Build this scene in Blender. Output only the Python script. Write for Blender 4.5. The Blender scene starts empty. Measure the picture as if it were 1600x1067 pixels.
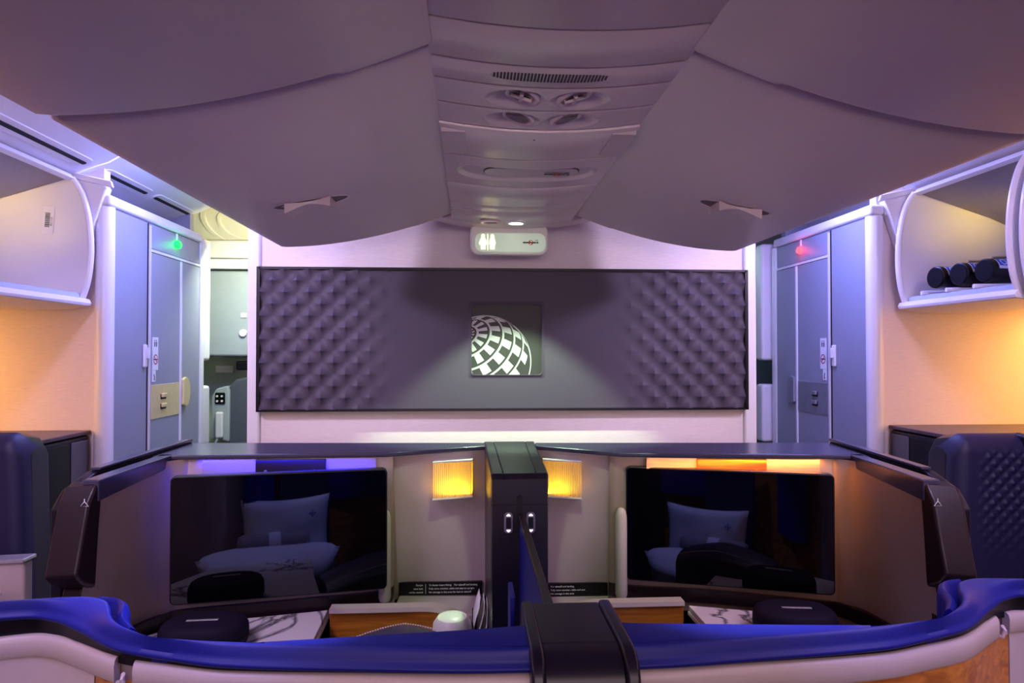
import bpy, bmesh, math, random
from mathutils import Vector, Matrix
random.seed(7)
C = bpy.context.scene.collection
SC = bpy.context.scene
PI = math.pi

# ------------------------------------------------------------------ camera
H = 1.43                                   # standing eye height in the cabin
FPX, VPX, VPY = 1067.0, 737.0, 550.0       # focal length in px, vanishing point of the aisle direction
pit = math.atan((VPY-533.5)/FPX); yaw = math.atan((800-VPX)/math.hypot(FPX, VPY-533.5))
cd = bpy.data.cameras.new('camera'); cam = bpy.data.objects.new('camera', cd); C.objects.link(cam)
cd.sensor_width = 36; cd.lens = 36*FPX/1600; cd.clip_start = .02
cam.location = (0, 0, H); cam.rotation_euler = (PI/2+pit, 0, -yaw)
SC.camera = cam

# ------------------------------------------------------------------ world, exposure
w = bpy.data.worlds.new('cabin_ambience'); SC.world = w; w.use_nodes = True
w.node_tree.nodes['Background'].inputs[0].default_value = (.62, .40, .62, 1)
w.node_tree.nodes['Background'].inputs[1].default_value = .08
SC.view_settings.view_transform = 'Standard'; SC.view_settings.look = 'None'
SC.view_settings.exposure = 1.15; SC.view_settings.gamma = 1; SC.view_settings.use_curve_mapping = False
try:
    SC.cycles.use_denoising = True; SC.cycles.max_bounces = 7; SC.cycles.sample_clamp_indirect = 4
except Exception: pass

def area(name, loc, size, power, col, target=None, spread=180):
    l = bpy.data.lights.new(name, 'AREA'); l.shape = 'RECTANGLE'; l.size, l.size_y = size
    l.energy = power; l.color = col; l.spread = math.radians(spread)
    o = bpy.data.objects.new(name, l); C.objects.link(o); o.location = loc
    if target is not None:
        o.rotation_euler = (Vector(target)-Vector(loc)).to_track_quat('-Z', 'Y').to_euler()
    return o
def spot(name, loc, target, power, col, angle, blend=.3, rad=.012):
    l = bpy.data.lights.new(name, 'SPOT'); l.energy = power; l.color = col
    l.spot_size = math.radians(angle); l.spot_blend = blend; l.shadow_soft_size = rad
    o = bpy.data.objects.new(name, l); C.objects.link(o); o.location = loc
    o.rotation_euler = (Vector(target)-Vector(loc)).to_track_quat('-Z', 'Y').to_euler()
    return o
BLUE = (.27, .29, 1.0); VIO = (.80, .58, 1.0); PINK = (1.0, .68, .72); AMB = (1.0, .45, .08); GRN = (.72, 1.0, .62)
# mood light coves over the two aisles (hidden above the centre bins), then two added side fills
area('cove_light_left', (-1.12, 3.0, 2.30), (.20, 1.6), 34, BLUE, (-1.30, 3.0, 0))
area('cove_light_right', (1.42, 3.0, 2.30), (.20, 1.6), 34, BLUE, (1.60, 3.0, 0))
area('cove_light_left_rear', (-1.12, 1.2, 2.30), (.20, 2.2), 17, VIO, (-1.12, 1.6, 0))
area('cove_light_right_rear', (1.42, 1.2, 2.30), (.20, 2.2), 17, VIO, (1.42, 1.6, 0))
area('quilt_fill_left', (-1.50, 1.86, 2.15), (.12, .12), 2.3, (.74, .62, 1), (-.30, 3.0, 1.45), 80)  # added pair out of frame, rakes the quilting and bulkhead from the sides
area('quilt_fill_right', (1.81, 1.83, 2.15), (.12, .12), 2.3, (.74, .62, 1), (.61, 3.0, 1.45), 80)
# the rest of the lit cabin behind the photographer, plus an added fill
area('cabin_light_rear', (.15, -1.6, 1.9), (3.2, .8), 13, PINK, (.15, 2.5, 1.3))
area('bulkhead_fill', (.15, -1.3, 1.55), (2.2, .25), .85, (1, .82, .90), (.15, 3.0, 1.5), 44)  # narrow beam put in to brighten the bulkhead wall
# wall washers below the window-side bins
area('wall_washer_left', (-2.45, 2.35, 1.55), (.12, .9), 6, AMB, (-2.5, 2.9, 1.0))
area('wall_washer_right', (2.75, 2.35, 1.55), (.12, .9), 6, AMB, (2.8, 2.9, 1.0))
# amber strips inside the open bins
area('bin_light_left', (-1.98, 2.25, 1.97), (.10, .03), .13, (1, .70, .10), (-1.87, 2.87, 2.08), 60)
area('bin_light_right', (2.28, 2.33, 1.95), (.10, .03), .13, (1, .70, .10), (2.18, 2.87, 2.07), 60)
# galley lamps beyond the bulkhead
area('galley_lamp_left', (-1.25, 4.0, 1.98), (.2, .2), 4.6, (.84, 1.0, .78), (-1.6, 4.7, .9))
area('galley_lamp_right', (1.5, 4.1, 2.10), (.2, .2), .5, (.6, .9, .95), (1.6, 4.5, 0))
# reading lights in the ceiling strip: one lit lens at the front, a green pair aimed at the suites, then added blue fills
spot('reading_lamp_front', (.169, 2.60, 1.918), (.169, 2.64, 1.0), 34, (.66, 1.0, .60), 86, .3)
spot('reading_lamp_a', (.085, 1.49, 1.925), (-.21, 2.08, .78), 8, GRN, 19, .1)
spot('reading_lamp_b', (.235, 1.49, 1.925), (.47, 2.06, .78), 8, GRN, 19, .1)
spot('bedding_fill_left', (.089, 1.365, 1.925), (-.45, 1.10, .74), 52, (.22, .27, 1), 34, .4)  # added blue pair that brightens the bedding mirrored in the screens
spot('bedding_fill_right', (.219, 1.365, 1.925), (.48, 1.10, .70), 52, (.22, .27, 1), 34, .4)
spot('pad_fill_left', (.089, .30, 1.925), (-.50, .92, 1.04), 14, (.16, .22, 1), 32, .9)  # added unseen pair, turns the front slopes of the pads bright blue
spot('pad_fill_right', (.219, .30, 1.925), (.72, .92, 1.04), 14, (.16, .22, 1), 32, .9)

# ------------------------------------------------------------------ materials
MATS = {}
def mat(name, col, rough=.5, metal=0, spec=.5, emit=None, estr=0, noise=0, nscale=60, bump=0, bscale=200, coat=0, stretch=None, sheen=0, ior=None):
    if name in MATS: return MATS[name]
    m = bpy.data.materials.new(name); m.use_nodes = True; nt = m.node_tree; b = nt.nodes['Principled BSDF']
    b.inputs['Base Color'].default_value = (*col, 1); b.inputs['Roughness'].default_value = rough
    b.inputs['Metallic'].default_value = metal; b.inputs['Specular IOR Level'].default_value = spec
    b.inputs['Coat Weight'].default_value = coat; b.inputs['Coat Roughness'].default_value = .08
    if sheen: b.inputs['Sheen Weight'].default_value = sheen; b.inputs['Sheen Roughness'].default_value = .4
    if ior: b.inputs['IOR'].default_value = ior
    if emit: b.inputs['Emission Color'].default_value = (*emit, 1); b.inputs['Emission Strength'].default_value = estr
    tc = nt.nodes.new('ShaderNodeTexCoord'); mp = nt.nodes.new('ShaderNodeMapping')
    nt.links.new(tc.outputs['Object'], mp.inputs[0])
    if stretch: mp.inputs['Scale'].default_value = stretch
    if noise:
        n = nt.nodes.new('ShaderNodeTexNoise'); n.inputs['Scale'].default_value = nscale; n.inputs['Detail'].default_value = 4
        nt.links.new(mp.outputs[0], n.inputs['Vector'])
        r = nt.nodes.new('ShaderNodeMapRange'); r.inputs['From Min'].default_value = .3; r.inputs['From Max'].default_value = .7
        r.inputs['To Min'].default_value = 1-noise; r.inputs['To Max'].default_value = 1+noise
        nt.links.new(n.outputs['Fac'], r.inputs['Value'])
        mx = nt.nodes.new('ShaderNodeVectorMath'); mx.operation = 'SCALE'; mx.inputs[0].default_value = col
        nt.links.new(r.outputs[0], mx.inputs['Scale']); nt.links.new(mx.outputs[0], b.inputs['Base Color'])
    if bump:
        n = nt.nodes.new('ShaderNodeTexNoise'); n.inputs['Scale'].default_value = bscale; n.inputs['Detail'].default_value = 3
        nt.links.new(mp.outputs[0], n.inputs['Vector'])
        bp = nt.nodes.new('ShaderNodeBump'); bp.inputs['Strength'].default_value = bump; bp.inputs['Distance'].default_value = .002
        nt.links.new(n.outputs['Fac'], bp.inputs['Height']); nt.links.new(bp.outputs[0], b.inputs['Normal'])
    MATS[name] = m; return m
def wood(name, c1, c2, scale=(2, 30, 30)):
    m = bpy.data.materials.new(name); m.use_nodes = True; nt = m.node_tree; b = nt.nodes['Principled BSDF']
    tc = nt.nodes.new('ShaderNodeTexCoord'); mp = nt.nodes.new('ShaderNodeMapping'); mp.inputs['Scale'].default_value = scale
    n = nt.nodes.new('ShaderNodeTexNoise'); n.inputs['Scale'].default_value = 2.2; n.inputs['Detail'].default_value = 6; n.inputs['Distortion'].default_value = .8
    r = nt.nodes.new('ShaderNodeValToRGB'); r.color_ramp.elements[0].color = (*c1, 1); r.color_ramp.elements[1].color = (*c2, 1)
    r.color_ramp.elements[0].position = .35; r.color_ramp.elements[1].position = .68
    nt.links.new(tc.outputs['Object'], mp.inputs[0]); nt.links.new(mp.outputs[0], n.inputs['Vector'])
    nt.links.new(n.outputs['Fac'], r.inputs[0]); nt.links.new(r.outputs[0], b.inputs['Base Color']); b.inputs['Roughness'].default_value = .38
    MATS[name] = m; return m
def marble(name):
    m = bpy.data.materials.new(name); m.use_nodes = True; nt = m.node_tree; b = nt.nodes['Principled BSDF']
    tc = nt.nodes.new('ShaderNodeTexCoord'); mp = nt.nodes.new('ShaderNodeMapping'); mp.inputs['Scale'].default_value = (2.4, 1.4, 1); mp.inputs['Rotation'].default_value = (0, 0, .6)
    n = nt.nodes.new('ShaderNodeTexNoise'); n.inputs['Scale'].default_value = 1.6; n.inputs['Detail'].default_value = 7; n.inputs['Distortion'].default_value = .9
    a = nt.nodes.new('ShaderNodeMath'); a.operation = 'SUBTRACT'; a.inputs[1].default_value = .5
    ab = nt.nodes.new('ShaderNodeMath'); ab.operation = 'ABSOLUTE'
    r = nt.nodes.new('ShaderNodeValToRGB'); e = r.color_ramp.elements
    e[0].position = .0; e[0].color = (.10, .09, .10, 1); e[1].position = .020; e[1].color = (.80, .77, .74, 1)
    x = e.new(.008); x.color = (.38, .36, .36, 1)
    nt.links.new(tc.outputs['Object'], mp.inputs[0]); nt.links.new(mp.outputs[0], n.inputs['Vector']); nt.links.new(n.outputs['Fac'], a.inputs[0])
    nt.links.new(a.outputs[0], ab.inputs[0]); nt.links.new(ab.outputs[0], r.inputs[0]); nt.links.new(r.outputs[0], b.inputs['Base Color'])
    b.inputs['Roughness'].default_value = .25; MATS[name] = m; return m
LINEN = mat('linen_laminate', (.80, .70, .66), .55, noise=.07, nscale=4, stretch=(8, 8, 160), bump=.15, bscale=5)
BINP = mat('bin_plastic', (.68, .55, .57), .42, noise=.02, nscale=8, bump=.05, bscale=500)
PSU = mat('ceiling_strip_plastic', (.70, .57, .57), .30, noise=.02, nscale=6)
WHITEP = mat('white_plastic', (.80, .78, .77), .35, noise=.015, nscale=10)
TRIMW = mat('white_trim', (.82, .80, .80), .3, noise=.01, nscale=20)
LAVG = mat('lavatory_grey', (.31, .32, .38), .4, noise=.04, nscale=700, bump=.06, bscale=700)
BRASS = mat('brushed_steel', (.82, .68, .32), .35, .25, noise=.1, nscale=8, stretch=(40, 40, 2))
STEEL = mat('dark_steel', (.34, .34, .40), .35, .5, noise=.1, nscale=8, stretch=(40, 40, 2))
QUILT = mat('quilted_grey_panel', (.082, .066, .092), .55, spec=.22, noise=.06, nscale=900)
PLAQUE = mat('speckled_charcoal', (.045, .045, .042), .5, spec=.25, noise=.35, nscale=500)
EMBLEM = mat('emblem_silver', (.45, .45, .45), .4, noise=.02, nscale=50)
BLACKP = mat('black_plastic', (.004, .003, .005), .35, spec=.3, noise=.05, nscale=50)
DARKG = mat('dark_gap', (.004, .004, .005), .8, noise=.05, nscale=50)
BRONZE = mat('bronze_shell_plastic', (.018, .009, .012), .34, spec=.35, noise=.04, nscale=60)
CAPM = mat('shell_cap_blue_black', (.052, .048, .085), .22, noise=.04, nscale=80)
BEIGEW = mat('beige_fabric_wall', (.40, .32, .31), .7, noise=.08, nscale=600, bump=.25, bscale=900)
TAUPE = mat('taupe_metallic', (.36, .27, .20), .45, metal=.25, noise=.06, nscale=900)
BEIGEP = mat('beige_shell_plastic', (.47, .375, .355), .38, noise=.02, nscale=30)
BLUEF = mat('blue_leather', (.005, .008, .16), .48, spec=.3, noise=.05, nscale=200, bump=.06, bscale=500)
NAVY = mat('navy_fabric', (.013, .012, .055), .55, noise=.08, nscale=300, bump=.1, bscale=600)
NAVYP = mat('navy_black_plastic', (.007, .005, .014), .33, spec=.35, noise=.05, nscale=90)
SEATL = mat('slate_leather', (.055, .05, .10), .45, noise=.05, nscale=200, bump=.08, bscale=500)
WOOD = wood('cherry_wood', (.30, .085, .008), (.56, .20, .022))
VENEER = wood('light_veneer', (.50, .34, .20), (.66, .48, .30), (2, 20, 60))
MARB = marble('white_marble')
SCREEN = mat('screen_glass', (.001, .001, .002), .02, ior=1.55, noise=.02, nscale=10)
LINENW = mat('white_bed_linen', (.80, .80, .84), .8, noise=.03, nscale=30, bump=.2, bscale=14)
BLANKET = mat('grey_blanket', (.34, .30, .32), .9, noise=.08, nscale=200, bump=.3, bscale=300)
CASEF = mat('black_case_fabric', (.009, .007, .018), .7, spec=.15, noise=.1, nscale=400, bump=.2, bscale=700)
SILVER = mat('silver_badge', (.6, .6, .62), .35, .8, noise=.02, nscale=40)
GALG = mat('galley_wall_green_grey', (.42, .52, .42), .6, noise=.03, nscale=20)
CABG = mat('galley_cabinet_grey', (.34, .38, .42), .5, noise=.03, nscale=20)
CARPET = mat('carpet_navy', (.03, .03, .06), .95, noise=.3, nscale=300, bump=.5, bscale=400)
WHITEINK = mat('white_ink', (.85, .85, .85), .6, noise=.01, nscale=20)
BLACKINK = mat('black_ink', (.02, .02, .02), .6, noise=.01, nscale=20)
REDINK = mat('red_ink', (.55, .03, .03), .6, noise=.01, nscale=20)
BLUEINK = mat('blue_ink', (.03, .12, .7), .5, noise=.01, nscale=20)
CREAM = mat('cream_sign_plastic', (.80, .80, .70), .35, noise=.01, nscale=20)
GREENB = mat('green_paint', (.08, .28, .06), .4, noise=.05, nscale=40)
GLOWY = mat('lit_pictogram', (.9, .85, .5), .5, emit=(1, .90, .42), estr=.95, noise=.01, nscale=10)
GLOWG = mat('lit_green_lamp', (.02, .3, .05), .4, emit=(.0, 1, .03), estr=3.0, noise=.01, nscale=10)
GLOWR = mat('lit_red_lamp', (.3, .02, .02), .4, emit=(1, .03, .05), estr=3.0, noise=.01, nscale=10)
GLOWW = mat('lit_lens', (.9, .95, .85), .4, emit=(.85, 1, .72), estr=6.0, noise=.01, nscale=10)
GLOWI = mat('lit_switch', (.9, .9, .9), .4, emit=(1, .95, 1), estr=.8, noise=.01, nscale=10)

# ------------------------------------------------------------------ object helpers
def tag(o, label=None, cat=None, group=None, kind=None):
    if label: o['label'] = label
    if cat: o['category'] = cat
    if group: o['group'] = group
    if kind: o['kind'] = kind
    return o
def empty(name, loc, label=None, cat=None, group=None, kind=None):
    o = bpy.data.objects.new(name, None); C.objects.link(o); o.location = loc; o.empty_display_size = .05
    return tag(o, label, cat, group, kind)
def origin_of(p):
    v = Vector((0, 0, 0))
    while p: v = v + p.location; p = p.parent
    return v
def mk(name, verts, faces, m, parent=None, smooth=35, bev=0, seg=2, loc=None, solid=0, sub=0):
    """one mesh object from world coordinates"""
    me = bpy.data.meshes.new(name)
    vs = [Vector(v) for v in verts]
    if parent: o0 = origin_of(parent)
    elif loc is not None: o0 = Vector(loc)
    else:
        o0 = Vector((sum(v.x for v in vs)/len(vs), sum(v.y for v in vs)/len(vs), min(v.z for v in vs)))
    me.from_pydata([tuple(v-o0) for v in vs], [], faces); me.validate()
    b = bmesh.new(); b.from_mesh(me); bmesh.ops.remove_doubles(b, verts=b.verts, dist=1e-6); bmesh.ops.recalc_face_normals(b, faces=b.faces); b.to_mesh(me); b.free()
    if isinstance(m, (list, tuple)):
        for x in m: me.materials.append(x)
    else: me.materials.append(m)
    if smooth:
        for p in me.polygons: p.use_smooth = True
        me.set_sharp_from_angle(angle=math.radians(smooth))
    o = bpy.data.objects.new(name, me); C.objects.link(o)
    if parent: o.parent = parent
    else: o.location = o0
    if solid:
        s = o.modifiers.new('thick', 'SOLIDIFY'); s.thickness = solid; s.offset = 0
    if sub:
        s = o.modifiers.new('sub', 'SUBSURF'); s.levels = sub; s.render_levels = sub
    if bev:
        s = o.modifiers.new('bevel', 'BEVEL'); s.width = bev; s.segments = seg; s.limit_method = 'ANGLE'; s.angle_limit = math.radians(40); s.harden_normals = True
        s.use_clamp_overlap = True
    return o
def boxv(x0, x1, y0, y1, z0, z1):
    v = [(x0,y0,z0),(x1,y0,z0),(x1,y1,z0),(x0,y1,z0),(x0,y0,z1),(x1,y0,z1),(x1,y1,z1),(x0,y1,z1)]
    return v, [(0,3,2,1),(4,5,6,7),(0,1,5,4),(1,2,6,5),(2,3,7,6),(3,0,4,7)]
def box(name, x0, x1, y0, y1, z0, z1, m, parent=None, bev=0, **k):
    v, f = boxv(x0, x1, y0, y1, z0, z1); return mk(name, v, f, m, parent, bev=bev, **k)
def join(parts):
    V, F = [], []
    for v, f in parts:
        n = len(V); V += list(v); F += [tuple(i+n for i in q) for q in f]
    return V, F
def prism(pts, a, b, axis='y'):
    """closed polygon pts (2D) extruded a..b along axis; pts are (x,z) for y, (x,y) for z, (y,z) for x"""
    def P(p, t): return {'y': (p[0], t, p[1]), 'z': (p[0], p[1], t), 'x': (t, p[0], p[1])}[axis]
    n = len(pts); V = [P(p, a) for p in pts]+[P(p, b) for p in pts]
    return V, [tuple(range(n)), tuple(range(2*n-1, n-1, -1))]+[(i, (i+1) % n, n+(i+1) % n, n+i) for i in range(n)]
def loft(rows, cap=True, closed=True):
    n = len(rows[0]); V = [p for r in rows for p in r]; F = []
    for i in range(len(rows)-1):
        for j in range(n if closed else n-1):
            k = (j+1) % n; F.append((i*n+j, i*n+k, (i+1)*n+k, (i+1)*n+j))
    if cap and closed: F += [tuple(range(n)), tuple(range((len(rows)-1)*n, len(rows)*n))]
    return V, F
def rrect(cx, cz, w, h, r, n=5):
    r = min(r, w/2-1e-5, h/2-1e-5); o = []
    for a, (sx, sz) in enumerate(((1,1),(-1,1),(-1,-1),(1,-1))):
        for i in range(n+1):
            t = (a+i/n)*PI/2; o.append((cx+sx*(w/2-r)+r*math.cos(t), cz+sz*(h/2-r)+r*math.sin(t)))
    return o
def ell(cx, cz, a, b, n=32): return [(cx+a*math.cos(2*PI*i/n), cz+b*math.sin(2*PI*i/n)) for i in range(n)]
def tube(pts, r, n=8):
    rows = []; pts = [Vector(p) for p in pts]; a = None
    for i, p in enumerate(pts):
        d = (pts[min(i+1, len(pts)-1)]-pts[max(i-1, 0)]).normalized()
        if a is None:
            a = d.cross(Vector((0, 0, 1)))
            if a.length < .3: a = d.cross(Vector((0, 1, 0)))
        a = (a-d*a.dot(d)).normalized(); b = d.cross(a)
        rows.append([tuple(p+(a*math.cos(2*PI*k/n)+b*math.sin(2*PI*k/n))*r) for k in range(n)])
    return loft(rows)
def interp(xs, ys, x):
    if x <= xs[0]: return ys[0]
    if x >= xs[-1]: return ys[-1]
    for i in range(len(xs)-1):
        if x <= xs[i+1]:
            t = (x-xs[i])/(xs[i+1]-xs[i])
            h = xs[i+1]-xs[i]
            def sl(j):
                if j <= 0: return (ys[1]-ys[0])/(xs[1]-xs[0])
                if j >= len(xs)-1: return (ys[-1]-ys[-2])/(xs[-1]-xs[-2])
                a = (ys[j]-ys[j-1])/(xs[j]-xs[j-1]); b = (ys[j+1]-ys[j])/(xs[j+1]-xs[j])
                return 0 if a*b <= 0 else 2*a*b/(a+b)
            t2, t3 = t*t, t*t*t
            return (2*t3-3*t2+1)*ys[i]+(t3-2*t2+t)*h*sl(i)+(-2*t3+3*t2)*ys[i+1]+(t3-t2)*h*sl(i+1)
def crom(pts, n=8):
    """Catmull-Rom through points"""
    P = [Vector(p) for p in pts]; out = []
    for i in range(len(P)-1):
        a = P[max(i-1, 0)]; b = P[i]; c = P[i+1]; d = P[min(i+2, len(P)-1)]
        for k in range(n):
            t = k/n
            out.append(.5*((2*b)+(c-a)*t+(2*a-5*b+4*c-d)*t*t+(3*b-a-3*c+d)*t*t*t))
    out.append(P[-1]); return out
def textm(name, s, size, M, m, parent, align='LEFT', ext=.0004):
    cu = bpy.data.curves.new(name, 'FONT'); cu.body = s; cu.size = size; cu.align_x = align; cu.extrude = ext
    t = bpy.data.objects.new(name+'_tmp', cu); C.objects.link(t)
    bpy.context.view_layer.update()
    me = bpy.data.meshes.new_from_object(t.evaluated_get(bpy.context.evaluated_depsgraph_get()))
    bpy.data.objects.remove(t); bpy.data.curves.remove(cu)
    me.transform(Matrix.Translation(-origin_of(parent)) @ M); me.materials.clear(); me.materials.append(m)
    o = bpy.data.objects.new(name, me); C.objects.link(o); o.parent = parent; return o
def copy_tree(o, parent=None, d=(0, 0, 0)):
    c = o.copy(); C.objects.link(c); c.parent = parent
    if parent is None: c.location = Vector(o.location)+Vector(d)
    for ch in list(o.children): copy_tree(ch, c)
    return c
def place(verts, M): return [tuple(M @ Vector(v)) for v in verts]
def facing(loc, az=0, tilt=0):
    """matrix: local x right, local y up, local z out towards the viewer, on a surface whose outward normal is -Y rotated by az"""
    return Matrix.Translation(loc) @ Matrix.Rotation(az, 4, 'Z') @ Matrix.Rotation(PI/2+tilt, 4, 'X')

XC = .157        # centre line of the bulkhead and the ceiling
XS = .122        # centre line of the suites

# ================================================================== THE SETTING
def struct(name, v, f, m, **k): return tag(mk(name, v, f, m, **k), kind='structure')
def sbox(name, *a, **k): return tag(box(name, *a, **k), kind='structure')
sbox('floor', -2.9, 3.2, -3.2, 5.6, -.05, 0, CARPET)
# upper ceiling
sbox('ceiling', -2.9, 3.2, -3.2, 3.9, 2.42, 2.47, WHITEP)
sbox('wall_left', -2.80, -2.75, -3.2, 5.6, 0, 2.42, LINEN)
sbox('wall_right', 3.06, 3.11, -3.2, 5.6, 0, 2.42, LINEN)
sbox('wall_front_left', -2.75, -1.54, 2.95, 3.0, 0, 2.36, LINEN)
sbox('wall_front_right', 1.81, 3.06, 2.95, 3.0, 0, 2.36, LINEN)
# centre bulkhead with smooth corner extrusions
sbox('wall_bulkhead', -.905, 1.215, 3.0, 3.9, 0, 2.36, LINEN)
sbox('trim_1', -.962, -.9055, 2.985, 3.9, 0, 2.36, TRIMW, bev=.012)
sbox('trim_2', 1.2155, 1.275, 2.985, 3.9, 0, 2.36, TRIMW, bev=.012)
# galley walls beyond
sbox('wall_galley', -2.75, 3.06, 4.95, 5.0, 0, 2.42, GALG)

def lavatory(s):
    """s=-1 left, +1 right: lavatory side wall along the aisle with bifold door"""
    X = -1.50 if s < 0 else 1.765
    n = 'left' if s < 0 else 'right'
    ox = lambda d: X+s*d            # d>0 = into the lavatory
    def sb(name, d0, d1, y0, y1, z0, z1, m, parent=None, bev=0):
        a, b = sorted((ox(d0), ox(d1))); return box(name, a, b, y0, y1, z0, z1, m, parent, bev=bev)
    tag(sb('wall_lavatory_'+n, 0, .05, 2.965, 3.885, 0, 2.03, LAVG), kind='structure')
    # corner post and header
    pts = [(ox(.03)+.036*math.cos(t), 2.945+.036*math.sin(t)) for t in [i*2*PI/28 for i in range(28)]]
    v, f = prism(pts, 0, 2.035, 'z'); struct('trim_post_'+n, v, f, TRIMW)
    tag(sb('wall_lavatory_back_'+n, .05, 1.2, 3.85, 3.90, 0, 2.36, LAVG), kind='structure')
    tag(sb('wall_lavatory_upper_'+n, .22, .26, 2.97, 3.90, 2.085, 2.36, TRIMW), kind='structure')
    hd = sb('trim_header_'+n, -.008, .06, 2.91, 3.89, 2.035, 2.085, TRIMW, bev=.014); tag(hd, kind='structure')
    tag(sb('trim_front_header_'+n, .06, .10, 2.91, 2.95, 2.035, 2.085, TRIMW, bev=.01), kind='structure')
    tag(sb('trim_jamb_'+n, -.012, .055, 3.855, 3.90, 0, 2.035, TRIMW, bev=.006), kind='structure')
    # seams of the fixed panel
    d = empty('door_1' if s < 0 else 'door_2', (X, 3.53, 0), kind='structure')
    Y0, Y1, Z1 = 3.275, 3.845, 1.895
    ym = 3.60
    sb('door_panel', -.006, 0, Y0, ym-.008, .02, Z1, LAVG, d, .002)
    sb('door_panel', -.006, 0, ym+.008, Y1, .02, Z1, LAVG, d, .002)
    sb('hinge_strip', -.012, 0, ym-.009, ym+.009, .02, Z1, TRIMW, d, .003)
    sb('header_panel', -.004, 0, Y0, Y1, Z1+.02, 2.02, LAVG, d, .002)
    sb('door_frame', -.008, 0, Y0-.012, Y0-.002, .02, 2.02, TRIMW, d)
    sb('door_frame', -.008, 0, Y0, Y1, Z1+.004, Z1+.016, TRIMW, d)
    sb('door_frame', -.010, 0, Y1+.001, Y1+.009, .02, 2.02, TRIMW, d)
    sb('shadow_gap', -.001, .001, Y0-.025, Y0-.013, .02, 2.03, DARKG, d)
    pm = BRASS if s < 0 else STEEL
    pl = sb('lock_plate', -.009, -.005, Y0+.006, ym-.012, 1.115, 1.275, pm, d, .001)
    for k in range(2):
        z = 1.215-.048*k
        sb('latch_slot', -.0105, -.0089, 3.375, 3.435, z-.012, z+.014, DARKG, pl, .001)
        sb('latch_slide', -.022, -.009, 3.380, 3.425, z-.003, z+.016, pm, pl, .004)
    # half-round push handle beyond the hinge
    hp = [(ym+.012, 1.16)]+[(ym+.012+.085*math.sin(t)**.6, 1.225-.078*math.cos(t)) for t in [PI*i/14 for i in range(1, 14)]]+[(ym+.012, 1.29)]
    a, b = sorted((ox(-.022), ox(-.005))); v, f = prism(hp, a, b, 'x'); mk('push_handle', v, f, pm, d, bev=.004)
    # placards
    p = sb('placard', -.0085, -.006, Y0+.018, Y0+.075, 1.345, 1.500, WHITEINK, d)
    sb('small_placard', -.0085, -.006, Y0+.018, Y0+.050, 1.290, 1.344, WHITEINK, d)
    def disc(name, yc, zc, r0, r1, m, par, off=-.009):
        n_ = 28; V = []; F = []
        for i in range(n_):
            t = 2*PI*i/n_
            V += [(ox(off), yc+r1*math.cos(t), zc+r1*math.sin(t)), (ox(off), yc+r0*math.cos(t), zc+r0*math.sin(t))]
        for i in range(n_):
            j = (i+1) % n_; F.append((2*i, 2*j, 2*j+1, 2*i+1))
        mk(name, V, F, m, par)
    disc('no_smoking_ring', Y0+.047, 1.395, .019, .024, REDINK, p)
    V, F = prism([(Y0+.047+a_, 1.395+b_) for a_, b_ in ((-.017,.014),(-.014,.017),(.017,-.014),(.014,-.017))], ox(-.0088), ox(-.0093), 'x'); mk('slash', V, F, REDINK, p)
    V, F = prism([(Y0+.030, 1.392), (Y0+.064, 1.392), (Y0+.064, 1.398), (Y0+.030, 1.398)], ox(-.0087), ox(-.0091), 'x'); mk('cigarette', V, F, BLACKINK, p)
    for k in (-1, 1):
        yc = Y0+.047+.009*k
        V, F = join([prism([(yc-.004, 1.455), (yc+.004, 1.455), (yc+.005, 1.478), (yc-.005, 1.478)], ox(-.0087), ox(-.0091), 'x'),
                     prism(ell(yc, 1.484, .0035, .0035, 12), ox(-.0087), ox(-.0091), 'x')])
        mk('person_pictogram', V, F, BLACKINK, p)
    V, F = tube([(ox(-.009), Y0+.030, 1.325), (ox(-.009), Y0+.036, 1.310), (ox(-.009), Y0+.030, 1.300), (ox(-.009), Y0+.040, 1.300)], .0022, 6); mk('wheelchair_pictogram', V, F, BLACKINK, p)
    # coat hook box on the fixed panel
    hk = sb('hook_plate', -.012, 0, Y0-.068, Y0-.036, 1.36, 1.465, TRIMW, d, .010)
    sb('hook', -.026, -.010, Y0-.058, Y0-.046, 1.40, 1.45, TRIMW, hk, .004)
    # occupied lamp under the header
    lm = empty('indicator_lamp', (ox(-.012), 3.545, 1.975), ('green' if s < 0 else 'red')+' glowing lavatory indicator lamp under the '+n+' lavatory header', 'lamp')
    sb('lamp_stem', -.010, -.004, 3.54, 3.556, 1.995, 2.03, TRIMW, lm, .002)
    a, b = ox(-.024), ox(-.004)
    rows = [[(ox(-.004)-s*dd, 3.548+rr*math.cos(2*PI*i/16), 1.974+rr*.72*math.sin(2*PI*i/16)) for i in range(16)] for dd, rr in ((0, .026), (.010, .028), (.018, .024), (.022, .012))]
    v, f = loft(rows); mk('lamp_lens', v, f, GLOWG if s < 0 else GLOWR, lm)
    pl_ = bpy.data.lights.new('indicator_glow', 'POINT'); pl_.energy = .06; pl_.color = (.05, 1, .15) if s < 0 else (1, .04, .08); pl_.shadow_soft_size = .02
    po = bpy.data.objects.new('indicator_glow', pl_); C.objects.link(po); po.location = (ox(-.05), 3.548, 1.97)
    # padded wall bumpers past the door
    g = 'wall bumper pads beyond the lavatories'
    for z0, z1, w_ in ((1.38, 2.07, 'tall upper'), (.90, 1.24, 'low lower')):
        b = box('wall_bumper', *((-1.60, -1.497) if s < 0 else (1.705, 1.80)), 3.925, 4.02, z0, z1, WHITEP, bev=.018)
        tag(b, '%s pale grey rounded wall bumper pad beyond the %s lavatory door' % (w_, n), 'cabinet')
lavatory(-1); lavatory(1)

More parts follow.
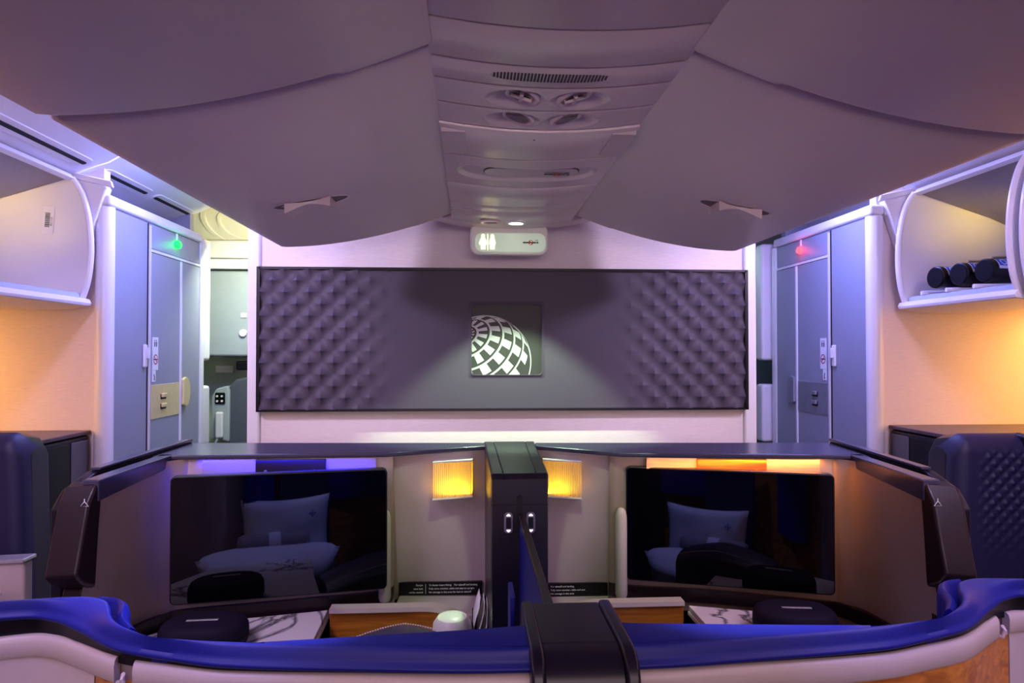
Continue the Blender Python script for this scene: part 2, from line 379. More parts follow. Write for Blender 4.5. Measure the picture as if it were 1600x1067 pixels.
# aisle ceilings with slotted air vents, both sides
def aisle_ceiling(s):
    ref = -1.57 if s < 0 else 1.57+2*XC
    X = lambda d: ref+s*d      # d>0 outboard
    n = 'left' if s < 0 else 'right'
    prof = [(.10, 2.150), (.06, 2.165), (.035, 2.178), (-.07, 2.215), (-.13, 2.25), (-.36, 2.33), (-.75, 2.38)]
    segs = [(-3.0, 2.905), (2.915, 3.90)]
    names = ['near', 'far']
    for (y0, y1), w_ in zip(segs, names):
        slots = [(.8, 1.75), (1.85, 2.86)] if w_ == 'near' else [(2.96, 3.38), (3.43, 3.87)]
        t = empty('ceiling_air_panel', (X(0), (max(y0, .5)+y1)/2, 2.17), 'white %s ceiling panel with dark air slots over the %s aisle' % ('nearer' if w_ == 'near' else 'farther', n), 'ceiling panel', 'slotted ceiling panels')
        rows = [[(X(a), y, z) for a, z in prof] for y in (y0, y1)]
        rows2 = [[(X(a), y, z+.012) for a, z in reversed(prof)] for y in (y0, y1)]
        v, f = loft([rows[0]+rows2[0], rows[1]+rows2[1]]); mk('panel', v, f, WHITEP, t, bev=.003)
        for a, b in slots:
            # frame is a raised ring, slot a dark inset on the sloping face
            def onp(d, off): # point on slope between (.035,2.178) and (-.07,2.215)
                k = (.035-d)/.105; return (X(d), 2.178+.037*k-off)
            ring = []
            for (hw, off, m_, nm, ins) in ((.032, .004, TRIMW, 'slot_frame', 0), (.0085, .0062, DARKG, 'air_slot', .018)):
                pts = [(d_, y_) for y_, d_ in rrect((a+b)/2, -.012, (b-a)-2*ins, 2*hw, hw*.95, 4)]
                V = []
                for dd in (off, -.002):
                    for d_, y_ in pts:
                        x_, z_ = onp(d_, dd); V.append((x_, y_, z_))
                k = len(pts); F = [tuple(range(k)), tuple(range(2*k-1, k-1, -1))]+[(i, (i+1) % k, k+(i+1) % k, k+i) for i in range(k)]
                mk(nm, V, F, m_, t, bev=.002 if m_ is TRIMW else 0)
aisle_ceiling(-1); aisle_ceiling(1)

# vestibule ceiling beyond the bulkhead, warm lit with an oval dome
AMBC = mat('vestibule_ceiling', (.80, .76, .62), .45, noise=.01, nscale=10)
cv = [(3.905, 2.37), (4.2, 2.35), (4.45, 2.28), (4.68, 2.17), (4.86, 2.04), (4.95, 2.0)]
v, f = prism(cv+[(4.95, 2.42), (3.905, 2.42)], -2.75, 3.06, 'x'); struct('ceiling_vestibule', v, f, AMBC)
area('vestibule_cove', (-1.25, 4.05, 2.05), (.3, .1), 1.3, (1, .86, .36), (-1.5, 4.5, 2.4))
t = empty('ceiling_dome', (-1.50, 4.52, 2.2), 'cream moulded ceiling dome with an oval ring past the left lavatory', 'ceiling dome')
MD = Matrix.Translation((-1.50, 4.50, 2.262)) @ Matrix.Rotation(math.radians(-22), 4, 'X')
for ra, rb, nm in ((.23, .30, 'outer_ring'), (.13, .19, 'inner_ring')):
    rows = [[tuple(MD @ Vector((ra*k*math.cos(2*PI*i/40), rb*k*math.sin(2*PI*i/40), z))) for i in range(40)] for k, z in ((1.0, .01), (.97, -.018), (.86, -.018), (.82, .01))]
    v, f = loft(rows, cap=False); mk(nm, v, f, AMBC, t)

# galley things seen through the left gap
t = empty('galley_cabinet', (-1.45, 4.7, 1.3), 'grey overhead galley cabinet above the crew jump seat, left gap', 'cabinet')
box('cabinet_body', -1.78, -1.0, 4.58, 4.94, 1.40, 1.965, CABG, t, .02)
box('cabinet_rail', -1.80, -1.0, 4.56, 4.94, 1.975, 2.04, TRIMW, t, .008)
box('cabinet_fascia', -1.80, -1.0, 4.60, 4.94, 2.05, 2.17, WHITEP, t, .02)
box('latch_plate', -1.512, -1.475, 4.572, 4.582, 1.655, 1.685, WHITEINK, t, .002)
v, f = prism(ell(-1.495, 1.555, .024, .024, 20), 4.560, 4.582, 'y'); mk('lock_button', v, f, TRIMW, t, bev=.003)
t = empty('jump_seat', (-1.45, 4.6, .3), 'folded dark grey crew jump seat below the galley cabinet', 'jump seat')
v, f = prism([(-1.60, .80), (-1.60, 1.20), (-1.55, 1.255), (-1.42, 1.275), (-1.15, 1.275), (-1.15, .80)], 4.60, 4.72); mk('backrest', v, f, mat('jump_seat_black', (.07, .08, .10), .6, noise=.05, nscale=60), t, bev=.02)
v, f = prism([(-1.575, .45), (-1.575, .83), (-1.42, .85), (-1.15, .85), (-1.15, .45)], 4.54, 4.66); mk('seat_pan', v, f, MATS['jump_seat_black'], t, bev=.02)
box('headrest_bar', -1.56, -1.15, 4.62, 4.70, 1.31, 1.37, BLACKP, t, .01)
v, f = prism([(-1.50, .82), (-1.53, .45), (-1.47, .45), (-1.44, .82)], 4.525, 4.535); mk('harness_strap', v, f, WHITEP, t)
t = empty('crew_handset', (-1.66, 4.56, .85), 'grey crew telephone handset in its wall cradle beside the jump seat', 'telephone')
v, f = prism([(-1.70, .86), (-1.70, 1.14), (-1.67, 1.19), (-1.60, 1.21), (-1.585, 1.18), (-1.585, .84)], 4.58, 4.66); mk('cradle', v, f, mat('handset_grey', (.36, .40, .40), .5, noise=.02, nscale=20), t, bev=.012)
box('speaker_pad', -1.675, -1.61, 4.570, 4.585, 1.09, 1.165, BLACKP, t, .008)
for i in range(4): v, f = prism(ell(-1.658+.03*(i % 2), 1.11+.032*(i//2), .007, .007, 12), 4.564, 4.572); mk('key', v, f, WHITEP, t)
box('handset', -1.665, -1.615, 4.545, 4.58, .87, 1.04, WHITEP, t, .012)
v, f = tube(crom([(-1.645, 4.54, .87), (-1.66, 4.53, .80), (-1.61, 4.53, .74), (-1.585, 4.53, .79), (-1.61, 4.53, .83)]), .008); mk('cord', v, f, MATS['handset_grey'], t)
b = box('placard', -1.80, -1.68, 4.925, 4.945, 1.285, 1.335, WHITEINK, bev=.002); tag(b, 'small white text placard on the green galley wall left of the handset', 'placard')
# right gap
b = box('galley_cabinet', 1.50, 2.3, 4.35, 4.90, .9, 1.93, mat('galley_dark', (.12, .16, .18), .6, noise=.02, nscale=20), bev=.02); tag(b, 'dark teal galley cabinet high in the narrow right gap', 'cabinet')
b = box('placard', 1.60, 1.72, 4.92, 4.945, 1.20, 1.27, WHITEINK, bev=.002); tag(b, 'pale placard on the dark wall in the right gap', 'placard')
t = empty('grab_handle', (1.30, 3.95, .95), 'small chrome grab handle at the right bulkhead edge', 'handle')
v, f = tube([(1.28, 3.93, .95), (1.335, 3.93, .95), (1.335, 3.93, 1.07), (1.28, 3.93, 1.07)], .008); mk('bar', v, f, SILVER, t, bev=.001)

# ================================================================== QUILTED ART PANEL
def art_panel():
    X0, X1, Z0, Z1, Y = -.905, 1.215, 1.184, 1.786, 2.972
    t = empty('wall_art_panel', (XC, 2.99, 1.184), 'wide dark quilted wall panel with a globe plaque on the centre bulkhead', 'wall panel')
    cell = .0516; sub = 8; d = cell/sub
    ncx = 41; nx = ncx*sub; nz = 12*sub
    x0 = XC-ncx*cell/2
    g = lambda a: (1-abs(a))**1.5
    V, F = [], []
    def hgt(i, j):
        u = i/sub; v_ = j/sub
        cu, cv = math.floor(u), math.floor(v_); fu, fv = u-cu, v_-cv
        h = 0
        for a in (0, 1):
            for b in (0, 1):
                if (cu+a+cv+b) % 2 == 0: h += g(fu-a)*g(fv-b)
        return h
    sx0, sx1, sz0, sz1 = X_S0, X_S1, Z_S0, Z_S1 = XC-.158, XC+.146, 1.330, 1.640
    for j in range(nz+1):
        for i in range(nx+1):
            x = x0+i*d; z = Z0+(Z1-Z0)*j/nz
            a = min(1, max(0, (abs(x-XC)-.44)/.34)); a = a*a*(3-2*a)
            V.append((min(max(x, X0+.006), X1-.006), Y-.027*a*hgt(i, j), z))
    for j in range(nz):
        for i in range(nx):
            k = j*(nx+1)+i
            xm = x0+(i+.5)*d; zm = Z0+(Z1-Z0)*(j+.5)/nz
            if PX0 < xm < PX1 and PZ0 < zm < PZ1: continue
            F.append((k, k+1, k+nx+2, k+nx+1))
    mk('quilted_surface', V, F, QUILT, t, smooth=13)
    # smooth centre field around the plaque covers the grid there
    rr_ = lambda d: rrect(PXC, PZC, PW+d, PW+d, .014, 6)
    r0 = rr_(0)
    prof_ = ((.034, -.0002), (.014, -.0015), (.007, -.0055), (.002, -.0060), (0, -.0045), (0, .009))
    V = [(a, Y+q, b) for d_, q in prof_ for a, b in rr_(d_)]; n = len(r0)
    mk('plaque_surround', V, [(k*n+i_, k*n+(i_+1) % n, (k+1)*n+(i_+1) % n, (k+1)*n+i_) for k in range(5) for i_ in range(n)], QUILT, t, smooth=40)
    pv, pf = prism(r0, Y+.006, Y+.010); pq = mk('plaque', pv, pf, PLAQUE, t)
    v, f = join([boxv(X0-.008, X0+.006, 2.955, 3.0, Z0-.008, Z1+.008), boxv(X1-.006, X1+.008, 2.955, 3.0, Z0-.008, Z1+.008),
                 boxv(X0, X1, 2.955, 3.0, Z0-.008, Z0+.002), boxv(X0, X1, 2.955, 3.0, Z1-.002, Z1+.008)])
    mk('black_frame', v, f, BLACKP, t)
    # globe emblem : sphere seen from the front, pole up left, checkered latitude bands, clipped by the plaque
    S = .305/108.0                       # metres per photo pixel on the plaque
    R = 71.7*S; gx = PXC-PW/2+(757.6-737)*S; gz = PZC+PW/2-(564-476)*S
    pole = Vector(GP).normalized(); e1 = pole.cross(Vector((0, 0, 1))).normalized(); e2 = pole.cross(e1)
    def sp(a, b):
        q = pole*math.cos(a)+(e1*math.cos(b)+e2*math.sin(b))*math.sin(a); return q
    lo, hi = (PXC-PW/2, PXC+PW/2), (PZC-PW/2, PZC+PW/2)
    def clip(poly):
        for ax, lim, sg in ((0, lo[0], 1), (0, lo[1], -1), (1, hi[0], 1), (1, hi[1], -1)):
            o = []
            for i in range(len(poly)):
                p, q = poly[i], poly[(i+1) % len(poly)]
                ip, iq = sg*(p[ax]-lim) >= 0, sg*(q[ax]-lim) >= 0
                if ip: o.append(p)
                if ip != iq:
                    k = (lim-p[ax])/(q[ax]-p[ax]); o.append((p[0]+(q[0]-p[0])*k, p[1]+(q[1]-p[1])*k))
            poly = o
            if len(poly) < 3: return []
        return poly
    V, F = [], []
    def addp(poly):
        poly = clip(poly)
        if len(poly) < 3: return
        n = len(V); V.extend([(a, Y+.0045, b) for a, b in poly]); F.append(tuple(range(n, n+len(poly))))
    def patch(a0, a1, b0, b1, n):
        for k in range(n):
            q = [sp(a0, b0+(b1-b0)*k/n), sp(a1, b0+(b1-b0)*k/n), sp(a1, b0+(b1-b0)*(k+1)/n), sp(a0, b0+(b1-b0)*(k+1)/n)]
            if all(p.z > 0.0 for p in q): addp([(gx+p.x*R, gz+p.y*R) for p in q])
    dg = math.radians
    rings = RINGS
    N = NCHK
    for bi in range(len(rings)-1):
        a0, a1 = max(rings[bi], .5), rings[bi+1]
        for k in range(N):
            b0 = math.radians(-20.5+360/N*k); patch(dg(a0+RG), dg(a1-RG), b0, b0+PI/N, 4)
        patch(dg(a0), dg(a0+RG), 0, 2*PI, 120)
    for k in range(90):                    # outline
        t0, t1 = 2*PI*k/90, 2*PI*(k+1)/90
        addp([(gx+R*math.cos(t0), gz+R*math.sin(t0)), (gx+R*math.cos(t1), gz+R*math.sin(t1)), (gx+R*.975*math.cos(t1), gz+R*.975*math.sin(t1)), (gx+R*.975*math.cos(t0), gz+R*.975*math.sin(t0))])
    o = mk('globe_emblem', V, F, EMBLEM, pq, smooth=0); o['label'] = 'silver checkered globe emblem'
PXC, PZC, PW = .1525, 1.484, .305
PX0, PX1, PZ0, PZ1 = PXC-PW/2-.012, PXC+PW/2+.012, PZC-PW/2-.012, PZC+PW/2+.012
GP = (-.405, .585, .7025); RINGS = [13.4+16.2*k for k in range(-1, 6)]; NCHK = 13; RG = 2.6
art_panel()

# ================================================================== CENTRE OVERHEAD BINS
def bin_z(q):  # q = distance from centre line
    k = max(0, (.87-q)/.64); return 1.82+.137*k**1.9
def centre_bin(s, y0, y1, dz, label):
    X = lambda u: XC+s*u
    t = empty('overhead_bin', (X(.55), (y0+y1)/2, 1.82), label, 'overhead bin', 'closed centre overhead bins')
    us = [.225+(.845-.225)*i/22 for i in range(23)]
    base = [(u, bin_z(u)) for u in us]+[(.862, 1.8215), (.871, 1.828), (.872, 1.842), (.862, 1.853), (.855, 1.870), (.83, 2.02), (.76, 2.20), (.235, 2.20), (.222, 2.0)]
    rows = []
    R = .022; cx, cz = .55, 2.02
    ys = [(y0, R), (y0+R*.12, R*.5), (y0+R*.4, R*.18), (y0+R, 0), (y1-R, 0), (y1-R*.4, R*.18), (y1-R*.12, R*.5), (y1, R)]
    for y, ins in ys:
        r = []
        for u, z in base:
            uu = cx+(u-cx)*(1-ins/.33); zz = z+(ins if z < 1.9 else 0)
            r.append((X(uu), y, zz+dz))
        rows.append(r)
    v, f = loft(rows); mk('bin_body', v, f, BINP, t, smooth=50)
    return t
def bin_latch(t, s, yc):
    X = lambda u: XC+s*u
    uc = .605 if s < 0 else .603
    L, W = .108, .050
    def surf(px, py, off): u = uc+px; return (X(u), yc+py, bin_z(u)-off)
    ring = ell(0, 0, L, W, 40)
    V = [surf(a, b, .0006) for a, b in ring]+[surf(a*.97, b*.9, .0022) for a, b in ring]+[surf(a*.93, b*.84, .0006) for a, b in ring]
    n = 40; F = [(k*n+i, k*n+(i+1) % n, (k+1)*n+(i+1) % n, (k+1)*n+i) for k in range(2) for i in range(n)]
    lt = mk('latch_rim', V, F, BINP, t)
    V = [surf(a*.93, b*.84, .0008) for a, b in ring]; mk('latch_recess', V, [tuple(range(n))], mat('latch_recess_plum', (.12, .07, .09), .6, noise=.02, nscale=20), t, smooth=0)
    rows = []
    for i in range(13):
        a = -.062+.124*i/12; k = a/.062
        w_ = .030+.016*abs(k)**2; drop = .009+.021*abs(k)**1.5
        rows.append([surf(a, -w_, .001), surf(a, -w_*.96, drop), surf(a, 0, drop*.55), surf(a, w_*.96, drop*.8), surf(a, w_, .001)])
    v, f = loft(rows); mk('latch_paddle', v, f, BINP, t, bev=.0015)
for s in (-1, 1):
    n = 'left' if s < 0 else 'right'
    centre_bin(s, -1.0, 1.165, -.006, 'nearer closed mauve-grey bin in the %s row of centre overhead bins' % n)
    b = centre_bin(s, 1.172, 2.60, 0, 'farther closed mauve-grey bin with paddle latch, %s of the ceiling strip' % n)
    bin_latch(b, s, 1.93)

# ================================================================== CEILING STRIP (passenger service units)
def psu_z(x): return 1.957-.020*(1-((x-XC)/.235)**2)
def psu_panel(name, y0, y1, label, cat, group=None, drop=0, z0=0, field=None):
    t = empty(name, (XC, (y0+y1)/2, 1.93), label, cat, group)
    hw = .232; NX = 150 if field else 20
    xs = [XC-hw+2*hw*i/NX for i in range(NX+1)]
    R = .004; ys = [(y0, .012), (y0, R), (y0+R*.3, R*.3), (y0+R, 0)]
    if field: n_ = max(8, int((y1-y0)/.0032)); ys += [(y0+R+(y1-y0-2*R)*i/n_, 0) for i in range(1, n_)]
    ys += [(y1-R, 0), (y1-R*.3, R*.3), (y1, R), (y1, .012)]
    rows = []
    for y, up in ys:
        rows.append([(x, y, psu_z(x)+up-drop+(field(x, y) if field else 0)) for x in xs]+[(x, y, psu_z(x)+.035-drop) for x in (xs[-1], xs[0])])
    v, f = loft(rows); mk('panel', v, f, PSU, t, smooth=40)
    return t
def gapfill():
    v, f = boxv(XC-.25, XC+.25, -1.0, 2.69, 1.99, 2.0); return v, f
v, f = gapfill(); b = mk('ceiling_strip_backing', v, f, BLACKP); tag(b, kind='structure')
G = 'plain ceiling strip panels'
psu_panel('ceiling_panel', -1.0, 1.062, 'long plain mauve ceiling strip panel nearest overhead', 'ceiling panel')
psu_panel('ceiling_panel', 1.065, 1.205, 'short plain mauve ceiling strip panel just before the air grille', 'ceiling panel')
t = psu_panel('air_grille_panel', 1.208, 1.30, 'ceiling strip panel with a slatted oval air grille', 'air grille')
# grille
pts = ell(0, 0, .112, .020, 36)
gy = 1.250; gx = XC-.012
V = [(gx+a*(1 if abs(a) < .2 else 1), gy+b, psu_z(gx+a)-.0006) for a, b in pts]+[(gx+a*1.05, gy+b*1.2, psu_z(gx+a*1.05)-.0002) for a, b in pts]
n = 36; mk('grille_rim', V, [(i, (i+1) % n, n+(i+1) % n, n+i) for i in range(n)], PSU, t)
parts = []
for i in range(34):
    a = -.104+.208*i/33; hh = .018*math.sqrt(max(.05, 1-(a/.112)**4))
    x = gx+a; z = psu_z(x)-.0012; parts.append(boxv(x-.0019, x+.0019, gy-hh, gy+hh, z, z+.0010))
v, f = join(parts); mk('grille_slots', v, f, mat('grille_dark', (.06, .03, .035), .7, noise=.05, nscale=60), t)
def lamp_cup(t, cx, cy, vent):
    sx = 1 if cx < XC else -1
    o = None
    # collar and ball, tilted outward
    M = Matrix.Translation((cx+sx*.012, cy+.004, psu_z(cx)+.010)) @ Matrix.Rotation(sx*.30, 4, 'Y')
    rows = [[tuple(M @ Vector((r*math.cos(2*PI*i/28), r*math.sin(2*PI*i/28), z))) for i in range(28)] for r, z in ((.038, .008), (.038, -.003), (.034, -.006), (.028, -.003), (.028, .002))]
    V, F = loft(rows); o = mk('air_vent' if vent else 'reading_light', V, F, PSU, t, smooth=40)
    if vent:
        V, F = join([boxv(-.022, .022, -.0035, .0035, -.010, .0), boxv(-.004, .004, -.018, .018, -.010, 0)]); mk('vane', place(V, M), F, PSU, o, bev=.0015)
        V, F = prism(ell(0, 0, .020, .014, 20), -.0045, -.0035, 'z'); mk('vent_hole', place(V, M), F, MATS['grille_dark'], o)
    else:
        V, F = prism(ell(0, -.002, .025, .015, 20), -.0068, -.0048, 'z'); mk('lamp_lens', place(V, M), F, mat('unlit_lens', (.20, .14, .17), .2, noise=.02, nscale=20), o)
def cups(cy):
    def fld(x, y):
        h = 0
        for cx, sx in ((XC-.068, 1), (XC+.062, -1)):
            e = math.sqrt(((x-cx)/.060)**2+((y-cy)/.048)**2)
            if e < 1: h = max(h, .020*min(1, (1-e)/.55)**1.2+.0*sx)
            elif e < 1.06: h = -.0015*(1-abs((e-1.03)/.03))
        return h
    return fld
t = psu_panel('reading_light_panel', 1.303, 1.425, 'ceiling strip panel carrying the two round air vents', 'reading light panel', field=cups(1.364))
lamp_cup(t, XC-.068, 1.362, True); lamp_cup(t, XC+.062, 1.366, True)
t = psu_panel('reading_light_panel', 1.428, 1.548, 'ceiling strip panel carrying two tilted unlit reading lights', 'reading light panel', field=cups(1.488))
lamp_cup(t, XC-.068, 1.486, False); lamp_cup(t, XC+.062, 1.490, False)
t = psu_panel('speaker_panel', 1.551, 1.775, 'smooth ceiling strip panel with darker square end patches', 'speaker panel', drop=.006)
for sx in (-1, 1): box('end_patch', XC+sx*.20-.028, XC+sx*.20+.028, 1.575, 1.745, psu_z(XC+sx*.2)-.0125, psu_z(XC+sx*.2)+.002, mat('patch_grey', (.60, .48, .50), .5, noise=.02, nscale=20), t, .001)
v, f = prism(ell(XC-.01, 1.60, .002, .002, 10), psu_z(XC)-.0072, psu_z(XC)-.0055, 'z'); mk('screw', v, f, BLACKINK, t)
def no_smoking(name, M, parent, k=1.0):
    """pictogram in local xy, about .06 wide, z out"""
    o = None
    V, F = boxv(-.040*k, .026*k, -.0035*k, .0035*k, 0, .0006)
    o = mk(name, place(V, M), F, BLACKINK, parent, smooth=0)
    V, F = boxv(.028*k, .038*k, -.0035*k, .0035*k, 0, .0006); mk('cigarette_tip', place(V, M), F, BLACKINK, o, smooth=0)
    n = 26; V = []; F = []
    for i in range(n):
        t_ = 2*PI*i/n
        V += [(-.000+.0125*k*math.cos(t_), .0125*k*math.sin(t_), .0007), (.0095*k*math.cos(t_), .0095*k*math.sin(t_), .0007)]
    for i in range(n):
        j = (i+1) % n; F.append((2*i, 2*j, 2*j+1, 2*i+1))
    m0 = len(V); V += [(-.009*k, .006*k, .0008), (-.006*k, .009*k, .0008), (.009*k, -.006*k, .0008), (.006*k, -.009*k, .0008)]; F.append((m0, m0+1, m0+2, m0+3))
    mk('prohibition_ring', place(V, M), F, REDINK, o, smooth=0)
    V, F = tube([(.022*k, .013*k, .0004), (.026*k, .009*k, .0004), (.032*k, .014*k, .0004), (.036*k, .006*k, .0004)], .0012*k, 5); mk('smoke_wisp', place(V, M), F, BLACKINK, o)
    return o
def sgf(x, y):
    dx = max(0, abs(x-XC)-.135); dy = max(0, abs(y-1.925)-.005); e = math.hypot(dx/.062, dy/.062)
    if e < 1: return .007*min(1, (1-e)/.25)
    if e < 1.12: return -.0012*(1-abs((e-1.06)/.06))
    return 0
t = psu_panel('no_smoking_sign_panel', 1.778, 2.075, 'ceiling strip panel with an unlit no smoking sign in a rounded recess', 'sign', drop=.006, field=sgf)
ysg = 1.925
def on_psu(cx, cy, w_, h_, r, off, rim):
    pts = rrect(0, 0, w_, h_, r, 6); n = len(pts)
    def pz(x): return psu_z(x)-.006
    return [(cx+a, cy+b, pz(cx+a)-off) for a, b in pts], n
for w_, h_, off, m_, nm in ((.272, .098, -.0055, BRONZE, 'lens_gap'), (.266, .092, -.0035, PSU, 'sign_lens')):
    xs = 14; V = []; pts = rrect(0, 0, w_, h_, .045, 6); n = len(pts)
    V = [(XC+.012+a, ysg+b, psu_z(XC+.012+a)-.006-off) for a, b in pts]+[(XC+.012+a, ysg+b, psu_z(XC+.012+a)+.004) for a, b in pts]
    mk(nm, V, [tuple(range(n))]+[(i, (i+1) % n, n+(i+1) % n, n+i) for i in range(n)], m_, t, smooth=30)
Mx = Matrix.Translation((XC+.085, ysg, psu_z(XC+.085)-.0046)) @ Matrix.Rotation(PI, 4, 'X') @ Matrix.Diagonal((1, 1.7, 1, 1)) @ Matrix.Rotation(.0, 4, 'Y')
no_smoking('no_smoking_pictogram', Mx, t, .92)
t = psu_panel('ceiling_panel', 2.078, 2.34, 'smooth glossy ceiling strip panel past the no smoking sign', 'ceiling panel', drop=.008)
t = psu_panel('ceiling_panel', 2.343, 2.44, 'narrow glossy ceiling strip panel before the lit lens', 'ceiling panel', drop=.008)
t = psu_panel('lamp_panel', 2.443, 2.665, 'last ceiling strip panel with one glowing round reading lens', 'lamp', drop=.010)
for cx, lit in ((XC-.085, 0), (XC+.012, 1)):
    n = 28; rr = .040
    rows = [[(cx+r*math.cos(2*PI*i/n), 2.60+r*.9*math.sin(2*PI*i/n), psu_z(cx)-.010-dz) for i in range(n)] for r, dz in ((rr, 0), (rr*.95, .007), (rr*.72, .007), (rr*.66, .001))]
    V, F = loft(rows, cap=False); o = mk('lamp_ring', V, F, TRIMW if lit else PSU, t)
    V, F = prism(ell(cx, 2.60, rr*.66, rr*.6, 24), psu_z(cx)-.0125, psu_z(cx)-.009, 'z'); mk('lamp_lens', V, F, GLOWW if lit else MATS['unlit_lens'], o)
# fairing that closes the strip toward the bulkhead
t = empty('ceiling_fairing', (XC, 2.74, 1.9), 'curved mauve ceiling fairing closing the strip before the bulkhead', 'ceiling panel')
rows = []
for y, k in ((2.668, 0), (2.70, -.004), (2.76, -.004), (2.775, .004), (2.775, .05)):
    rows.append([(XC+x, y, 1.928+.045*(abs(x)/.34)**2.2+k) for x in [-.34+.68*i/24 for i in range(25)]]+[(XC+x, y, 2.06) for x in [.34-.68*i/24 for i in range(25)]])
v, f = loft(rows); mk('fairing_shell', v, f, PSU, t, smooth=40)
sbox('ceiling_centre', -.75, 1.07, 2.62, 3.0, 2.15, 2.2, PSU)
# lavatory sign
t = empty('lavatory_sign', (.150, 2.74, 1.82), 'hanging cream lavatory sign with lit toilet figures below the ceiling strip', 'sign')
def sgn(x, z, w_, h_, r, y0, y1, m_, nm, par, bev=.003):
    pts = [p for p in rrect(x, z, w_, h_, r, 6)]
    pts = [(a, (b if b < z else z+h_/2)) if False else (a, b) for a, b in pts]
    v, f = prism(pts, y0, y1); return mk(nm, v, f, m_, par, bev=bev)
hs = sgn(.150, 1.882, .312, .128, .036, 2.722, 2.765, CREAM, 'housing', t, .008)
fc = sgn(.154, 1.868, .284, .076, .030, 2.7195, 2.7225, mat('sign_face', (.62, .72, .60), .3, emit=(.75, 1, .72), estr=.10, noise=.01, nscale=10), 'sign_face', t, .001)
def fig(cx, fem):
    body = [(-.010, -.004), (-.006, -.030), (-.0065, -.034)] if fem else [(-.008, -.002), (-.006, -.034)]
    parts = [prism(ell(cx, 1.893, .0075, .0075, 16), 2.7185, 2.7198)]
    w1 = .0165 if fem else .013
    parts.append(prism([(cx-.008, 1.885), (cx-w1, 1.865), (cx-w1+.002, 1.858), (cx-.009, 1.860), (cx-.009, 1.840), (cx+.009, 1.840), (cx+.009, 1.860), (cx+w1-.002, 1.858), (cx+w1, 1.865), (cx+.008, 1.885)], 2.7185, 2.7198))
    return parts
v, f = join(fig(.045, True)); mk('woman_pictogram', v, f, GLOWY, t)
v, f = join(fig(.082, False)); mk('man_pictogram', v, f, GLOWY, t)
box('pictogram_divider', .0615, .0655, 2.7185, 2.7198, 1.838, 1.900, GLOWY, t)
no_smoking('no_smoking_pictogram', facing((.236, 2.7192, 1.868)), t, .80)

# ================================================================== WINDOW-SIDE OVERHEAD BINS (open)
def side_bin(s):
    X = lambda u: XC+s*u
    n = 'left' if s < 0 else 'right'
    t = empty('overhead_bin', (X(1.95), 2.6, 1.62), 'open white window-side overhead bin on the %s' % n + (' with a barcode sticker' if s < 0 else ' holding three black cylinders'), 'overhead bin')
    rim = [(1.788, 2.140), (1.752, 2.085), (1.726, 2.0), (1.713, 1.90), (1.713, 1.80), (1.724, 1.715), (1.745, 1.648)]
    if s > 0: rim = [(a-.003, b-.012) for a, b in rim]
    back = [(2.42, 1.66), (2.42, 1.95), (2.20, 2.01), (1.795, 2.135)]
    zt = 2.14 if s < 0 else 2.128
    outline = rim+[(2.42, rim[-1][1]+.005), (2.42, 1.90), (2.12, zt-.105)]
    def endp(y0, y1, nm):
        v, f = prism([(X(a), b) for a, b in outline], y0, y1); o = mk(nm, v, f, WHITEP, t, bev=.004)
        ins = []   # rolled front rim, follows the curved edge
        c = crom([(X(a), (y0+y1)/2, b) for a, b in rim], 5); v, f = tube(c, .013, 10); mk('rim', v, f, TRIMW, o)
        return o
    endp(2.872, 2.890, 'end_panel')
    Yn = 1.2 if s < 0 else 2.27
    endp(Yn-.02, Yn, 'end_panel')
    # top rail, sloping inner roof, back, floor tray
    v, f = prism([(X(1.772), zt-.004), (X(1.786), zt+.016), (X(1.806), zt+.006), (X(1.800), zt-.014)], Yn, 2.872); mk('top_rail', v, f, TRIMW, t, bev=.004)
    roofm = mat('bin_lining_grey', (.34, .30, .27), .7, noise=.03, nscale=60)
    v, f = prism([(X(1.795), zt-.002), (X(2.12), zt-.105), (X(2.42), 1.89), (X(2.42), 1.92), (X(2.10), zt-.07), (X(1.80), zt+.012)], Yn, 2.872); mk('roof_lining', v, f, roofm, t)
    v, f = prism([(X(2.40), 1.65), (X(2.40), 1.90), (X(2.42), 1.90), (X(2.42), 1.65)], Yn, 2.872); mk('back_lining', v, f, WHITEP, t)
    v, f = prism([(X(1.722), 1.618), (X(1.718), 1.630), (X(1.724), 1.646), (X(1.738), 1.650), (X(2.42), 1.655), (X(2.42), 1.62), (X(1.95), 1.60), (X(1.80), 1.606)], Yn-.02, 2.905); mk('tray', v, f, TRIMW, t, bev=.004)
    v, f = prism([(X(1.744), 1.648), (X(1.748), 1.668), (X(1.760), 1.672), (X(1.766), 1.648)], Yn, 2.872); mk('tray_liner', v, f, mat('blue_lit_liner', (.42, .48, .66), .5, noise=.02, nscale=30), t, bev=.002)  # blue light on this tray strip is put into its colour
    # small filler piece between the bin and the lavatory
    fl = empty('filler_panel', (X(1.73), 2.92, 1.9), 'small triangular white filler panel between the %s bin and lavatory corner' % n, 'filler panel')
    v, f = prism([(X(1.66), zt-.03), (X(1.80), zt+.005), (X(1.75), 1.89), (X(1.73), 1.89)], 2.895, 2.945); mk('filler', v, f, TRIMW, fl, bev=.005)
    v, f = prism([(X(1.63), zt-.035), (X(1.64), zt-.005), (X(1.80), zt+.03), (X(1.80), zt+.005)], 2.892, 2.906); mk('filler_cap', v, f, TRIMW, fl, bev=.005)
    # sidewall moulding above the bin
    b = box('ceiling_valance', *sorted((X(1.80), X(2.6))), .5, 2.94, 2.20, 2.22, WHITEP); tag(b, kind='structure'); b.name = 'trim_valance_'+n
    return t, X
bl, XL = side_bin(-1)
# latch pocket in the underside
for s in (-1, 1):
    pass
